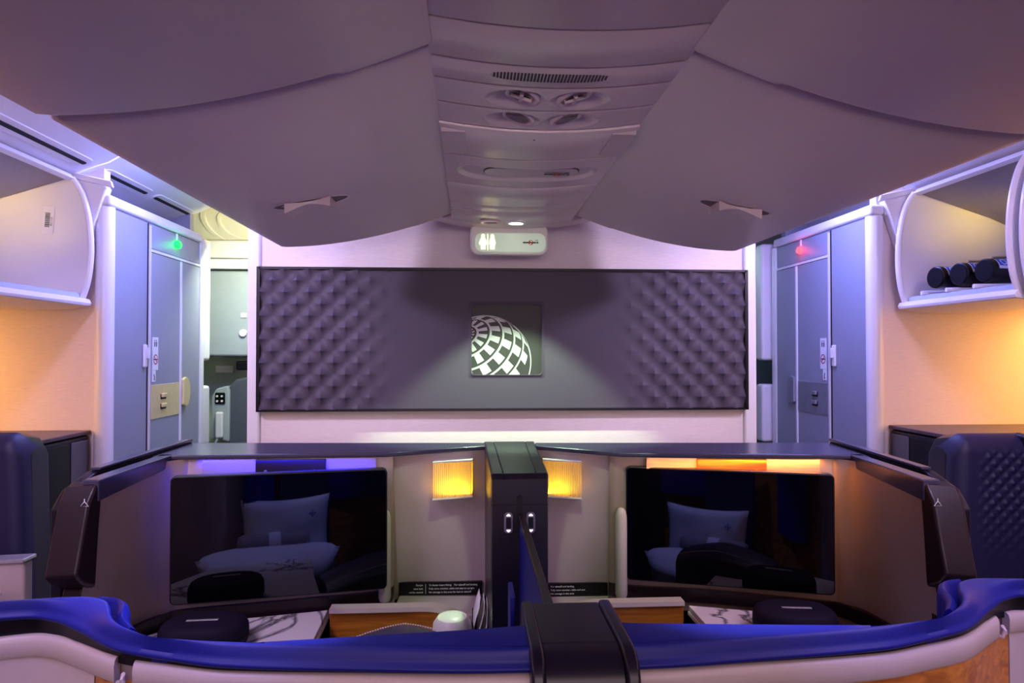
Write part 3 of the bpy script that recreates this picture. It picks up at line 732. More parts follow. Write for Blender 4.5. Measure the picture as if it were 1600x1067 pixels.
# barcode sticker
bs = empty('barcode_sticker', (XC-1.873, 2.868, 1.93), 'white barcode sticker on the end wall of the left open bin', 'sticker')
M = facing((XC-1.873, 2.8705, 1.965), 0) @ Matrix.Rotation(-.06, 4, 'Z')
v, f = boxv(-.022, .022, -.055, .055, 0, .0006); mk('paper', place(v, M), f, WHITEINK, bs, smooth=0)
parts = []; random.seed(3); y = -.028
while y < .028:
    h_ = random.choice((.0012, .002, .003)); parts.append(boxv(-.013, .006, y, y+h_, .0007, .0009)); y += h_+random.choice((.001, .0016))
v, f = join(parts); mk('barcode', place(v, M), f, BLACKINK, bs, smooth=0)
textm('sticker_text', '821133', .012, M @ Matrix.Translation((.016, -.022, .0007)) @ Matrix.Rotation(PI/2, 4, 'Z'), BLACKINK, bs, ext=.0001)
br, XR = side_bin(1)
# next bin on the right, its rim just enters the frame
t = empty('overhead_bin', (XC+1.95, 2.0, 1.62), 'neighbouring white window-side bin cut by the right frame edge', 'overhead bin')
rim = [(1.785, 2.128), (1.749, 2.073), (1.723, 1.988), (1.710, 1.888), (1.710, 1.788), (1.721, 1.703), (1.742, 1.636)]
v, f = prism([(XR(a), b) for a, b in rim]+[(XR(2.42), 1.62), (XR(2.42), 2.0)], 1.2, 2.20); mk('bin_body', v, f, WHITEP, t, bev=.02)
v, f = tube(crom([(XR(a), 2.20, b) for a, b in rim], 5), .014, 10); mk('rim', v, f, TRIMW, t)

# three black cylinders
def cylinder():
    t = empty('black_cylinder', (1.905, 2.70, 1.69), None, 'cylinder', 'black cylinders in the right open bin')
    M = Matrix.Translation((1.905, 2.70, 1.737)) @ Matrix.Rotation(math.radians(-80), 4, 'Z') @ Matrix.Rotation(-PI/2, 4, 'X')
    n = 32
    def lat(prof): return loft([[tuple(M @ Vector((r*math.cos(2*PI*i/n), r*math.sin(2*PI*i/n), z))) for i in range(n)] for r, z in prof])
    v, f = lat(((.040, .0), (.045, .003), (.046, .012), (.046, .30), (.042, .31))); mk('sleeve', v, f, BLACKP, t, smooth=30)
    v, f = lat(((.039, -.002), (.039, .001))); mk('end_cap', v, f, mat('matte_black', (.003, .003, .005), .7, spec=.15, noise=.05, nscale=50), t)
    v, f = lat(((.030, .30), (.034, .335), (.018, .355), (.014, .38))); mk('neck', v, f, GREENB, t)
    # label wrapped on the side facing up/front
    for a0, a1, z0, z1, m_, off, nm in ((62, 120, .020, .078, WHITEINK, .0008, 'label_white'), (76, 117, .024, .074, BLUEINK, .0014, 'label_blue')):
        rows = [[tuple(M @ Vector(((.046+off)*math.cos(math.radians(a)), -(.046+off)*math.sin(math.radians(a)), z))) for a in [a0+(a1-a0)*k/8-57 for k in range(9)]] for z in (z0, z1)]
        v, f = loft(rows, closed=False); mk(nm, v, f, m_, t)
    rows = []
    V = []; F = []
    for i in range(20):
        b0 = 2*PI*i/20
        for rr in (.010, .014):
            a = math.radians(40)+rr*math.cos(b0)/.046; V.append(tuple(M @ Vector((0.0480*math.cos(a), -0.0480*math.sin(a), .049+rr*math.sin(b0)))))
    for i in range(20):
        j = (i+1) % 20; F.append((2*i, 2*j, 2*j+1, 2*i+1))
    mk('label_ring', V, F, WHITEINK, t)
    v, f = tube([tuple(M @ Vector(p)) for p in ((-.01, -.047, .16), (-.02, -.075, .19), (.0, -.075, .24), (.01, -.047, .26))], .006); mk('carry_clip', v, f, SILVER, t)
    return t
c0 = cylinder(); c0['label'] = 'leftmost black cylinder with blue label lying in the right open bin'
c1 = copy_tree(c0, d=(.028, -.098, .003)); c1['label'] = 'middle black cylinder with blue label between the other two in the bin'
c2 = copy_tree(c0, d=(.058, -.196, .006)); c2['label'] = 'rightmost black cylinder in the right open bin, nearest the divider'
for k in range(3):
    v, f = tube([(1.90, 2.78-.15*k, 1.6795), (2.25, 2.72-.15*k, 1.6815)], .009)
    b = mk('white_tube', v, f, TRIMW); tag(b, ['thin white tube under the leftmost black cylinder in the bin', 'thin white tube under the middle black cylinder in the bin', 'thin white tube under the rightmost black cylinder in the bin'][k], 'tube', 'white tubes under the cylinders')

# ================================================================== CENTRE SUITES, FRONT SHELL (rotated a little off the aisle axis)
TH = math.radians(-3.2)
def RW(s, u, y, z):          # local suite frame -> world
    x = s*u; return (XS+x*math.cos(TH)-y*math.sin(TH), 2.1+x*math.sin(TH)+y*math.cos(TH), z)
def suite(s):
    n = 'left' if s < 0 else 'right'
    t = empty('suite_shell', RW(s, .6, .05, 0), 'beige-walled console shell of the %s centre suite, %s light under its dark ledge' % (n, 'blue' if s < 0 else 'orange'), 'suite shell')
    W = lambda u, y, z: RW(s, u, y, z)
    uS = .357 if s < 0 else .306
    top = [(.082, .090), (.20, .030), (uS+.002, -.030), (uS+.010, -.060), (.60, -.082), (.90, -.098), (.950, -.108), (.985, -.16), (.988, -.30), (.975, -.47)]
    bot = [(.082, .055), (.20, .050), (uS-.004, .044), (uS+.012, -.065), (.60, -.140), (.88, -.215), (.930, -.25), (.965, -.31), (.985, -.43), (.995, -.58)]
    if s > 0: bot = [(.082, .030), (.18, .036), (uS-.004, .042), (uS+.012, -.020), (.60, -.075), (.88, -.160), (.930, -.195), (.965, -.25), (.985, -.40), (.995, -.55)]
    if s > 0: top[2:6] = [(uS+.002, -.020), (uS+.010, -.035), (.60, -.062), (.90, -.092)]
    # side wall front edge leans: bottom reaches closer
    ct = crom([(a, b, 0) for a, b in top], 6); cb = crom([(a, b, 0) for a, b in bot], 6)
    # inboard back panel and outer panel as separate parts split at the seam
    split = 12
    def surf(name, i0, i1, z0, z1, m_, off=0.0, nz=12):
        rows = []
        for k in range(nz+1):
            r = k/nz; z = z0+(z1-z0)*r
            g_ = (z-.66)/(1.115-.66)
            rows.append([W(cb[i].x+(ct[i].x-cb[i].x)*g_, cb[i].y+(ct[i].y-cb[i].y)*g_, z) for i in range(i0, i1+1)])
        v, f = loft(rows, closed=False); o = mk(name, v, f, m_, t, smooth=50)
        return o
    N = len(ct)-1
    surf('inner_wall_panel', 0, split, .665, 1.118, BEIGEW)
    surf('wall_panel', split, N, .66, 1.118, TAUPE)
    # rounded upholstered edge next to the seam, lower part
    uB, yB = (.372, -.085) if s < 0 else (.328, -.055)
    e = mk('edge_bolster', *loft([[W(uB+.018*math.cos(a)*r, yB-.020*math.sin(a)*r, z) for a in [2*PI*i/20 for i in range(20)]] for z, r in ((.70, .85), (.71, 1), (.925, 1), (.942, .95), (.955, .8), (.963, .5), (.965, .2))]), mat('bolster_fabric', (.46, .42, .36), .7, noise=.06, nscale=600), t)
    # veneer strip above the monitor, lit from under the ledge
    v, f = loft([[W(a, b-.004, z) for a, b in ((.40, -.074), (.60, -.088), (.90, -.104))] for z in (1.045, 1.117)], closed=False); mk('veneer_strip', v, f, VENEER if s > 0 else BEIGEW, t)
    v, f = join([prism([W(.545, -.088, 0)[:2], W(.745, -.098, 0)[:2], W(.745, -.110, 0)[:2], W(.545, -.100, 0)[:2]], 1.055, 1.117, 'z')]); vb = mk('sensor_block', v, f, WOOD if s > 0 else BRONZE, t, bev=.002)
    for u in (.575, .715):
        v, f = prism([(W(u, -.11, 0)[0]+.004*math.cos(a), 1.083+.004*math.sin(a)) for a in [2*PI*i/12 for i in range(12)]], W(u, -.104, 0)[1]-.010, W(u, -.104, 0)[1]+.004); mk('screw', v, f, SILVER, vb)
    # dark ledge (cap) : polygon plate
    lip = [(.078, .080), (.378 if s < 0 else .33, -.072), (.990, -.120), (1.03, -.14), (1.046, .155), (.078, .155)]
    v, f = prism([W(a, b, 0)[:2] for a, b in lip], 1.118, 1.131, 'z'); mk('top_ledge', v, f, CAPM, t, bev=.004)
    # back body under the ledge
    bk = [(.085, .125), (.36, .10), (.42, .03), (.97, -.02), (1.00, -.09), (1.044, .14), (.085, .15)]
    v, f = prism([W(a, b, 0)[:2] for a, b in bk], 0.02, 1.116, 'z'); mk('back_body', v, f, BRONZE, t)
    # side rail sloping forward: top rail, and door stack outside it
    def bar(name, pa, pb, w_, z0a, z1a, z0b, z1b, m_, par=t, bev=.004):
        (ua, ya), (ub, yb) = pa, pb
        V = [W(ua-w_, ya, z0a), W(ua+w_, ya, z0a), W(ua+w_, ya, z1a), W(ua-w_, ya, z1a), W(ub-w_, yb, z0b), W(ub+w_, yb, z0b), W(ub+w_, yb, z1b), W(ub-w_, yb, z1b)]
        return mk(name, V, [(0,1,2,3),(7,6,5,4),(0,4,5,1),(1,5,6,2),(2,6,7,3),(3,7,4,0)], m_, par, bev=bev)
    bar('side_rail', (1.005, -.10), (.985, -.50), .020, 1.098, 1.131, 1.080, 1.131, CAPM)
    # outer side panel (bronze)
    V = []
    oy = [(-.10, 1.0), (-.50, .985)]
    v, f = loft([[W(u, y, z) for u, y, z in ((1.0, -.08, .05), (1.0, -.08, 1.10), (1.035, -.08, 1.10), (1.035, -.08, .05))],
                 [W(u, y, z) for u, y, z in ((.999, -.62, .05), (.985, -.49, 1.10), (1.02, -.49, 1.10), (1.035, -.62, .05))]]); mk('side_panel', v, f, BRONZE, t)
    # end post: slim dark grip with angled step, plus lower post
    post_up = [(-.475, 1.128), (-.505, 1.120), (-.530, 1.085), (-.575, .930), (-.550, .905), (-.500, .880), (-.490, 1.0)]
    v1 = [W(.968, y, z) for y, z in post_up]; v2 = [W(1.040, y-.004, z-.004) for y, z in post_up]; k = len(post_up)
    v, f = v1+v2, [tuple(range(k)), tuple(range(2*k-1, k-1, -1))]+[(i, (i+1) % k, k+(i+1) % k, k+i) for i in range(k)]
    ep = mk('end_post', v, f, BRONZE, t, bev=.008, seg=3)
    low = [(-.48, .90), (-.52, .885), (-.60, .55), (-.60, .05), (-.52, .05)]
    v1 = [W(.988, y, z) for y, z in low]; v2 = [W(1.035, y, z) for y, z in low]; k = len(low)
    mk('lower_post', v1+v2, [tuple(range(k)), tuple(range(2*k-1, k-1, -1))]+[(i, (i+1) % k, k+(i+1) % k, k+i) for i in range(k)], BRONZE, t, bev=.006)
    # coat hanger icon on the post front
    c = Vector(W(.978, -.527, 1.082)); d_ = s*.0
    icon = [(0, .012), (0, .006), (-.009, -.005), (.009, -.005), (0, .006)]
    v, f = tube([(c.x+a, c.y-.006, c.z+b) for a, b in icon], .0011, 5); mk('hanger_icon', v, f, WHITEINK, ep)
    # console trim band along the foot of the wall
    rows = []
    band = [cb[i] for i in range(split+1, N+1)]
    for z, o_ in ((.728, 0), (.728, .012), (.690, .012), (.690, 0)):
        rows.append([W(p.x-(o_*.9 if p.x > .94 else 0), p.y-(o_ if p.x < .985 else 0), z) for p in band])
    v, f = loft(rows, closed=False); mk('foot_trim', v, f, BRONZE, t, smooth=60)
    # label strip at foot of inner panel
    L0, L1 = ((.092, .046), (.350, .034)) if s < 0 else ((.092, .022), (.300, .032))
    v, f = prism([W(*L0, 0)[:2], W(*L1, 0)[:2], W(L1[0], L1[1]+.02, 0)[:2], W(L0[0], L0[1]+.02, 0)[:2]], .672, .712, 'z'); ls = mk('label_strip', v, f, BLACKP, t)
    a = Vector(W(L0[0], L0[1], .69)); b = Vector(W(L1[0], L1[1], .69))
    left, right = (b, a) if s < 0 else (a, b)
    az = math.atan2((right-left).y, (right-left).x)
    Lh = (right-left).length
    def tx(s_, off, z, size=.0085, al='LEFT'):
        p = left+(right-left).normalized()*off; M_ = facing((p.x+.0012*math.sin(az), p.y-.0012*math.cos(az), z), az)
        textm('label_text', s_, size, M_, WHITEINK, ls, al, ext=.0001)
    if s < 0:
        tx('Fasten', .075, .701, al='RIGHT'); tx('seat belt', .075, .690, al='RIGHT'); tx('while seated', .075, .679, al='RIGHT')
        tx('To fasten insert fitting    For takeoff and landing', .093, .701, .0078); tx('Fully stow monitor, table and seat to upright', .093, .690, .0078); tx('No storage in this area for taxi or takeoff', .093, .679, .0078)
        off = .083
    else:
        tx('Fasten', .225, .701); tx('seat belt', .225, .690); tx('while seated', .225, .679)
        tx('For takeoff and landing', .03, .701, .0078); tx('Fully stow monitor, table and seat', .03, .690, .0078); tx('No storage in this area', .03, .679, .0078)
        off = .215
    p = left+(right-left).normalized()*off; M_ = facing((p.x+.0012*math.sin(az), p.y-.0012*math.cos(az), .692), az)
    v, f = boxv(-.0005, .0005, -.015, .015, 0, .0003); mk('label_rule', place(v, M_), f, WHITEINK, ls)
    # counter ledge under the label strip
    lg = [(.090, .04), (.350, .04), (.350, -.10), (.33, -.115), (.10, -.115)]
    v, f = prism([W(a_, b_, 0)[:2] for a_, b_ in lg], .645, .672, 'z'); mk('footwell_shelf', v, f, BEIGEP, t, bev=.006)
    # sliding door stack outside with blue-lit top
    dr = empty('sliding_door', W(1.075, -.15, .05), 'stowed dark sliding suite door outside the %s centre suite' % n, 'door')
    k1 = [(.155, 1.134), (-.36, 1.128), (-.46, 1.100), (-.50, 1.06), (-.50, .05), (.155, .05)]
    V = [W(1.050, y, z) for y, z in k1]+[W(1.078, y, z) for y, z in k1]; k = len(k1)
    mk('door_leaf', V, [tuple(range(k)), tuple(range(2*k-1, k-1, -1))]+[(i, (i+1) % k, k+(i+1) % k, k+i) for i in range(k)], NAVYP, dr, bev=.005)
    bar('door_rail', (1.064, .16), (1.058, -.36), .013, 1.134, 1.144, 1.129, 1.137, CAPM, dr, .003)
    # LED lamp under the ledge
    c = Vector(W(.66, -.112, 1.114)); l = area('ledge_strip_light', c, (.50, .012), .48 if s < 0 else .36, (.010, .010, 1) if s < 0 else (1, .32, .05), W(.66, -.085, .98))
    l.rotation_euler = l.rotation_euler
    return t
suite(-1); suite(1)

def monitor(s):
    n = 'left' if s < 0 else 'right'
    if s < 0: c = Vector((-.525, 1.94, .922)); az = math.radians(10)
    else: c = Vector((.734, 1.934, .921)); az = math.radians(-17.06)
    t = empty('monitor', (c.x, c.y+.03, .74), 'large glossy black seat monitor in the %s centre suite' % n, 'monitor')
    Wd, Hd = (.575, .345) if s < 0 else (.575, .336)
    M = facing(c, az)
    v, f = prism(rrect(0, 0, Wd, Hd, .014, 5), -.030, -.0005, 'z'); mk('bezel', place(v, M), f, BLACKP, t, bev=.003)
    v, f = prism(rrect(0, 0, Wd-.008, Hd-.008, .010, 5), -.001, .0008, 'z'); mk('screen', place(v, M), f, SCREEN, t)
    v, f = boxv(-.09, .09, -.08, .08, -.050, -.029); mk('wall_mount', place(v, M), f, BLACKP, t)
    return t
monitor(-1); monitor(1)

# wall sconces
def translucent(name, col, mixf):
    m = bpy.data.materials.new(name); m.use_nodes = True; nt = m.node_tree; b = nt.nodes['Principled BSDF']; out = nt.nodes['Material Output']
    b.inputs['Base Color'].default_value = (*col, 1); b.inputs['Roughness'].default_value = .5
    tr = nt.nodes.new('ShaderNodeBsdfTranslucent'); tr.inputs[0].default_value = (1, .80, .30, 1)
    mx = nt.nodes.new('ShaderNodeMixShader'); mx.inputs[0].default_value = mixf
    nt.links.new(b.outputs[0], mx.inputs[1]); nt.links.new(tr.outputs[0], mx.inputs[2]); nt.links.new(mx.outputs[0], out.inputs[0])
    return m
SHADE = translucent('sconce_shade', (.66, .52, .38), .5)
def sconce(s):
    n = 'left' if s < 0 else 'right'
    t = empty('wall_sconce', RW(s, .19, .03, .98), 'square ribbed yellow reading sconce in the %s centre suite' % n, 'lamp')
    u0, u1 = (.122, .238) if s < 0 else (.10, .214)
    W = lambda u, y, z: RW(s, u, y, z)
    ylo = lambda u: .090+(u-.082)*(-.467)
    n_ = 40; front = []
    for i in range(n_+1):
        k = i/n_; u = u0+(u1-u0)*k
        front.append((u, ylo(u)-.034-.012*(1-k)-.0022*(i % 2)))
    back = [(u1, ylo(u1)), (u0, ylo(u0)+.002)]
    P2 = front+back
    rows = [[W(a, b, z) for a, b in P2] for z in (.984, 1.090)]
    v, f = loft(rows); mk('shade', v, f, SHADE, t, smooth=20)
    P3 = [(u0-.002, ylo(u0)-.050), (u1+.002, ylo(u1)-.038), (u1+.002, ylo(u1)), (u0-.002, ylo(u0)+.002)]
    v, f = prism([W(a, b, 0)[:2] for a, b in P3], 1.0905, 1.0965, 'z'); mk('top_cap', v, f, CREAM, t, bev=.002)
    v, f = prism([W(a, b, 0)[:2] for a, b in P3], .978, .9835, 'z'); mk('bottom_cap', v, f, CREAM, t, bev=.002)
    um = (u0+u1)/2; c = W(um, ylo(um)-.060, .985)
    # light source sits low in the shade: soft glow from below upward
    p_ = bpy.data.lights.new('sconce_bulb', 'AREA'); p_.shape = 'RECTANGLE'; p_.size = .095; p_.size_y = .012; p_.energy = .12; p_.color = (1, .72, .04)
    po = bpy.data.objects.new('sconce_bulb', p_); C.objects.link(po); po.location = W(um, ylo(um)-.020, .990)
    po.rotation_euler = (PI, 0, 0)
sconce(-1); sconce(1)

# centre column with switches
t = empty('centre_column', (XS-.006, 1.9, 0), 'dark central column between the two monitors with two lit switches', 'column')
def colx(y): return (.046, .205) if y > 2.2 else (.047, .187)
prof = [(2.262, (.040, .208)), (2.17, (.043, .203)), (1.72, (.047, .190)), (1.668, (.047, .187)), (1.655, (.050, .184))]
rows = []
for y, (a, b) in prof:
    zt = 1.134 if y > 1.66 else 1.122
    rows.append([(a, y, .05), (a, y, zt-.004), (a+.004, y, zt), (a+.028, y, zt), (a+.030, y, zt-.002), (a+.032, y, zt), (b-.032, y, zt), (b-.030, y, zt-.002), (b-.028, y, zt), (b-.004, y, zt), (b, y, zt-.004), (b, y, .05)])
v, f = loft(rows); mk('column_body', v, f, CAPM if False else mat('column_black', (.012, .009, .018), .34, spec=.4, noise=.05, nscale=90), t, smooth=30)
v, f = prism(rrect(.1165, 1.045, .014, .075, .007, 5), 1.648, 1.656); mk('slot', v, f, DARKG, t)
box('seam', .048, .186, 1.6535, 1.656, 1.060, 1.0612, DARKG, t)
for cx in (.089, .143):
    v, f = prism(rrect(cx, 1.018, .0215, .050, .009, 5), 1.650, 1.657); sw = mk('switch', v, f, mat('switch_violet_grey', (.16, .14, .20), .4, noise=.02, nscale=50), t, bev=.001)
    v, f = prism(rrect(cx, 1.018, .012, .026, .002, 3), 1.6485, 1.651); mk('rocker', v, f, NAVYP, sw)
    for sg in (-1, 1):
        z = 1.018+sg*.0185
        v, f = prism([(cx-.005, z-sg*.002), (cx-.004, z+sg*.0005), (cx, z+sg*.0035), (cx+.004, z+sg*.0005), (cx+.005, z-sg*.002)], 1.6485, 1.6502); mk('lit_arrow', v, f, GLOWI, sw)
# divider screen between the seats
t = empty('divider_screen', (.12, 1.4, .3), 'blue privacy divider running from the column to the foreground block', 'divider')
box('divider_panel', .1155, .1245, 1.05, 1.648, .35, 1.030, BLUEF, t)
box('divider_rail', .113, .127, 1.05, 1.648, 1.030, 1.042, BRONZE, t, .002)
t2 = box('inboard_panel', .061, .069, 1.08, 1.15, .35, 1.045, BLUEF, bev=.002); tag(t2, 'thin blue side panel standing left of the privacy divider', 'panel')

# leaflets in the pocket beside the column
for k in range(3):
    x = .012+.010*k
    rows = []
    for j in range(9):
        z = .50+(.238-.012*k)*j/8; y0 = 1.86; dx = .012*math.sin(j*.9+k*.6)*(j/8); w_ = .09-.025*(j/8)**3
        rows.append([(x+dx, y0, z), (x+dx+.003, y0+.05, z+.010*(j/8)), (x+dx, y0+w_, z+.03*(j/8))])
    v, f = loft(rows, closed=False)
    b = mk('leaflet', v, f, WHITEINK, solid=.0012)
    tag(b, ['leftmost curled white leaflet in the literature pocket beside the column', 'middle curled white leaflet in the literature pocket beside the column', 'white leaflet closest to the column in the literature pocket'][k], 'leaflet', 'leaflets in the literature pocket')
t = empty('literature_pocket', (.03, 1.9, .4), 'narrow dark literature pocket holding leaflets beside the column', 'pocket')
box('pocket_back', .002, .044, 1.955, 1.965, .40, .70, NAVYP, t); box('pocket_front', .002, .044, 1.850, 1.857, .40, .66, NAVYP, t)

# ================================================================== CONSOLES, CASES, FOOTWELLS
def console(s):
    n = 'left' if s < 0 else 'right'
    t = empty('marble_console', (XS+s*.75, 1.85, .60), 'white veined marble side console under the %s monitor' % n, 'console')
    if s < 0: poly = [(-.408, 1.980), (-.765, 1.90), (-.85, 1.82), (-.86, 1.56), (-.70, 1.40), (-.38, 1.40), (-.397, 1.62)]
    else: poly = [(.628, 1.955), (.89, 1.875), (.985, 1.77), (1.0, 1.54), (.84, 1.50), (.815, 1.665), (.632, 1.665)]
    v, f = prism(poly, .681, .697, 'z'); mk('marble_top', v, f, MARB, t, bev=.002)
    cx = sum(p[0] for p in poly)/7; cy = sum(p[1] for p in poly)/7
    v, f = prism([(cx+(x-cx)*1.012, cy+(y-cy)*1.012) for x, y in poly], .669, .6805, 'z'); mk('metal_edge', v, f, TRIMW, t, bev=.002)
    v, f = prism([(cx+(x-cx)*.97, cy+(y-cy)*.97) for x, y in poly], .05, .669, 'z'); mk('cabinet_body', v, f, BLACKP, t)
console(-1); console(1)
def case(loc, rz, label):
    t = empty('headphone_case', loc, label, 'case', 'headphone cases on the consoles')
    L = Matrix.Translation(loc) @ Matrix.Rotation(rz, 4, 'Z')
    a, b, h = .105, .074, .066; rows = []
    se = lambda t_, e: math.copysign(abs(t_)**e, t_)
    for k, z in ((.86, 0), (.95, .004), (1.0, .018), (1.0, .030), (.985, .031), (.985, .034), (1.0, .035), (.99, .048), (.93, .060), (.82, .066), (.5, .069), (.1, .0695)):
        rows.append([tuple(L @ Vector((a*k*se(math.cos(2*PI*i/40), .75), b*k*se(math.sin(2*PI*i/40), .8), z))) for i in range(40)])
    v, f = loft(rows); mk('case_shell', v, f, CASEF, t, smooth=60)
    v, f = boxv(-.038, .038, -.0045, .0045, .0692, .0712); mk('silver_badge', place([(x, y-.012, z) for x, y, z in v], L), f, SILVER, t, bev=.0005)
    v, f = tube([tuple(L @ Vector((-.06, -.079, .030))), tuple(L @ Vector((-.02, -.083, .029))), tuple(L @ Vector((.03, -.082, .028)))], .0025, 6); mk('zip_pull', v, f, BLACKP, t)
case((-.664, 1.752, .698), .05, 'black oval headphone case with silver badge on the left console')
case((.842, 1.745, .698), -.12, 'black oval headphone case with silver badge on the right console')

def footwell(s):
    n = 'left' if s < 0 else 'right'
    t = empty('footwell_box', (XS+s*.28, 1.9, .2), 'cherry wood footwell box with pale rounded rim, %s suite' % n, 'footwell')
    if s < 0: x0, x1 = -.395, .000
    else: x0, x1 = .232, .610
    zt = .703; R = .09
    # outline: rounded at inboard top corner
    inb = x1 if s < 0 else x0; out = x0 if s < 0 else x1; k = 1 if s < 0 else -1
    arc = [(inb-k*R*1.5+k*R*1.5*math.sin(t_), zt-R+R*math.cos(t_)) for t_ in [PI/2*i/12 for i in range(13)]]
    pts = [(out, .20), (out, zt)]+arc+[(inb, .20)]
    v, f = prism(pts, 1.945, 1.965); mk('wood_front', v, f, WOOD, t, bev=.001)
    # rim strip
    path = [(out, zt)]+arc+[(inb, .30)]
    rows = []
    for i, (x, z) in enumerate(path):
        p0 = Vector(path[max(i-1, 0)]); p1 = Vector(path[min(i+1, len(path)-1)]); d_ = (p1-p0).normalized(); nn = Vector((-d_.y, d_.x))*k
        if nn.dot(Vector((x, z))-Vector(((inb+out)/2, .4))) < 0: nn = -nn
        o_ = .012
        rows.append([(x, 1.935, z), (x+nn.x*o_, 1.937, z+nn.y*o_), (x+nn.x*o_, 1.975, z+nn.y*o_), (x, 1.975, z)])
    v, f = loft(rows); mk('rim', v, f, BEIGEP, t, smooth=50)
footwell(-1); footwell(1)
# ottoman seen at left
t = empty('ottoman', (-.06, 1.62, .35), 'pale rounded footrest shell inside the left footwell', 'footrest')
rows = [[(-.052+.055*k*math.cos(2*PI*i/30), 1.86+.06*k*math.sin(2*PI*i/30), z) for i in range(30)] for k, z in ((1, .30), (1, .665), (.93, .700), (.72, .717), (.66, .713), (.6, .717), (.3, .721), (.05, .722))]
v, f = loft(rows); mk('footrest_shell', v, f, CREAM, t, smooth=50)

# seats with padded fronts, hidden mostly by their shells but mirrored in the screens
def armpad(s):
    n = 'left' if s < 0 else 'right'
    t = empty('armrest', (XS+s*.38, 1.45, .4), 'slate leather armrest with white stitching in the %s suite' % n, 'armrest')
    xs0 = (-.376, -.07) if s < 0 else (.49, .80)
    pk = -.17 if s < 0 else .63
    rows = []; N = 24
    zt = lambda x: (.745 if s < 0 else .765)-.07*abs((x-pk)/(xs0[1]-xs0[0]))**1.5*1.5
    for i in range(N+1):
        x = xs0[0]+(xs0[1]-xs0[0])*i/N
        z = zt(x); yb = (1.765 if s < 0 else 1.655)-.10*abs(x-pk)
        y0 = 1.56 if s < 0 else 1.47
        rows.append([(x, y0, .45), (x, y0, z-.02), (x, y0+.02, z-.004), (x, y0+.10, z+.004), (x, yb-.02, z-.003), (x, yb, z-.02), (x, yb, .45)])
    v, f = loft(rows); mk('pad', v, f, SEATL, t, bev=.006)
    parts = []
    for i in range(46):
        x = xs0[0]+.01+(xs0[1]-xs0[0]-.02)*i/46; yb = (1.742 if s < 0 else 1.632)-.10*abs(x-pk)
        parts.append(boxv(x, x+.0038, yb, yb+.0018, zt(x)+.0003, zt(x)+.0028))
    v, f = join(parts); mk('stitching', v, f, WHITEINK, t)
armpad(-1); armpad(1)

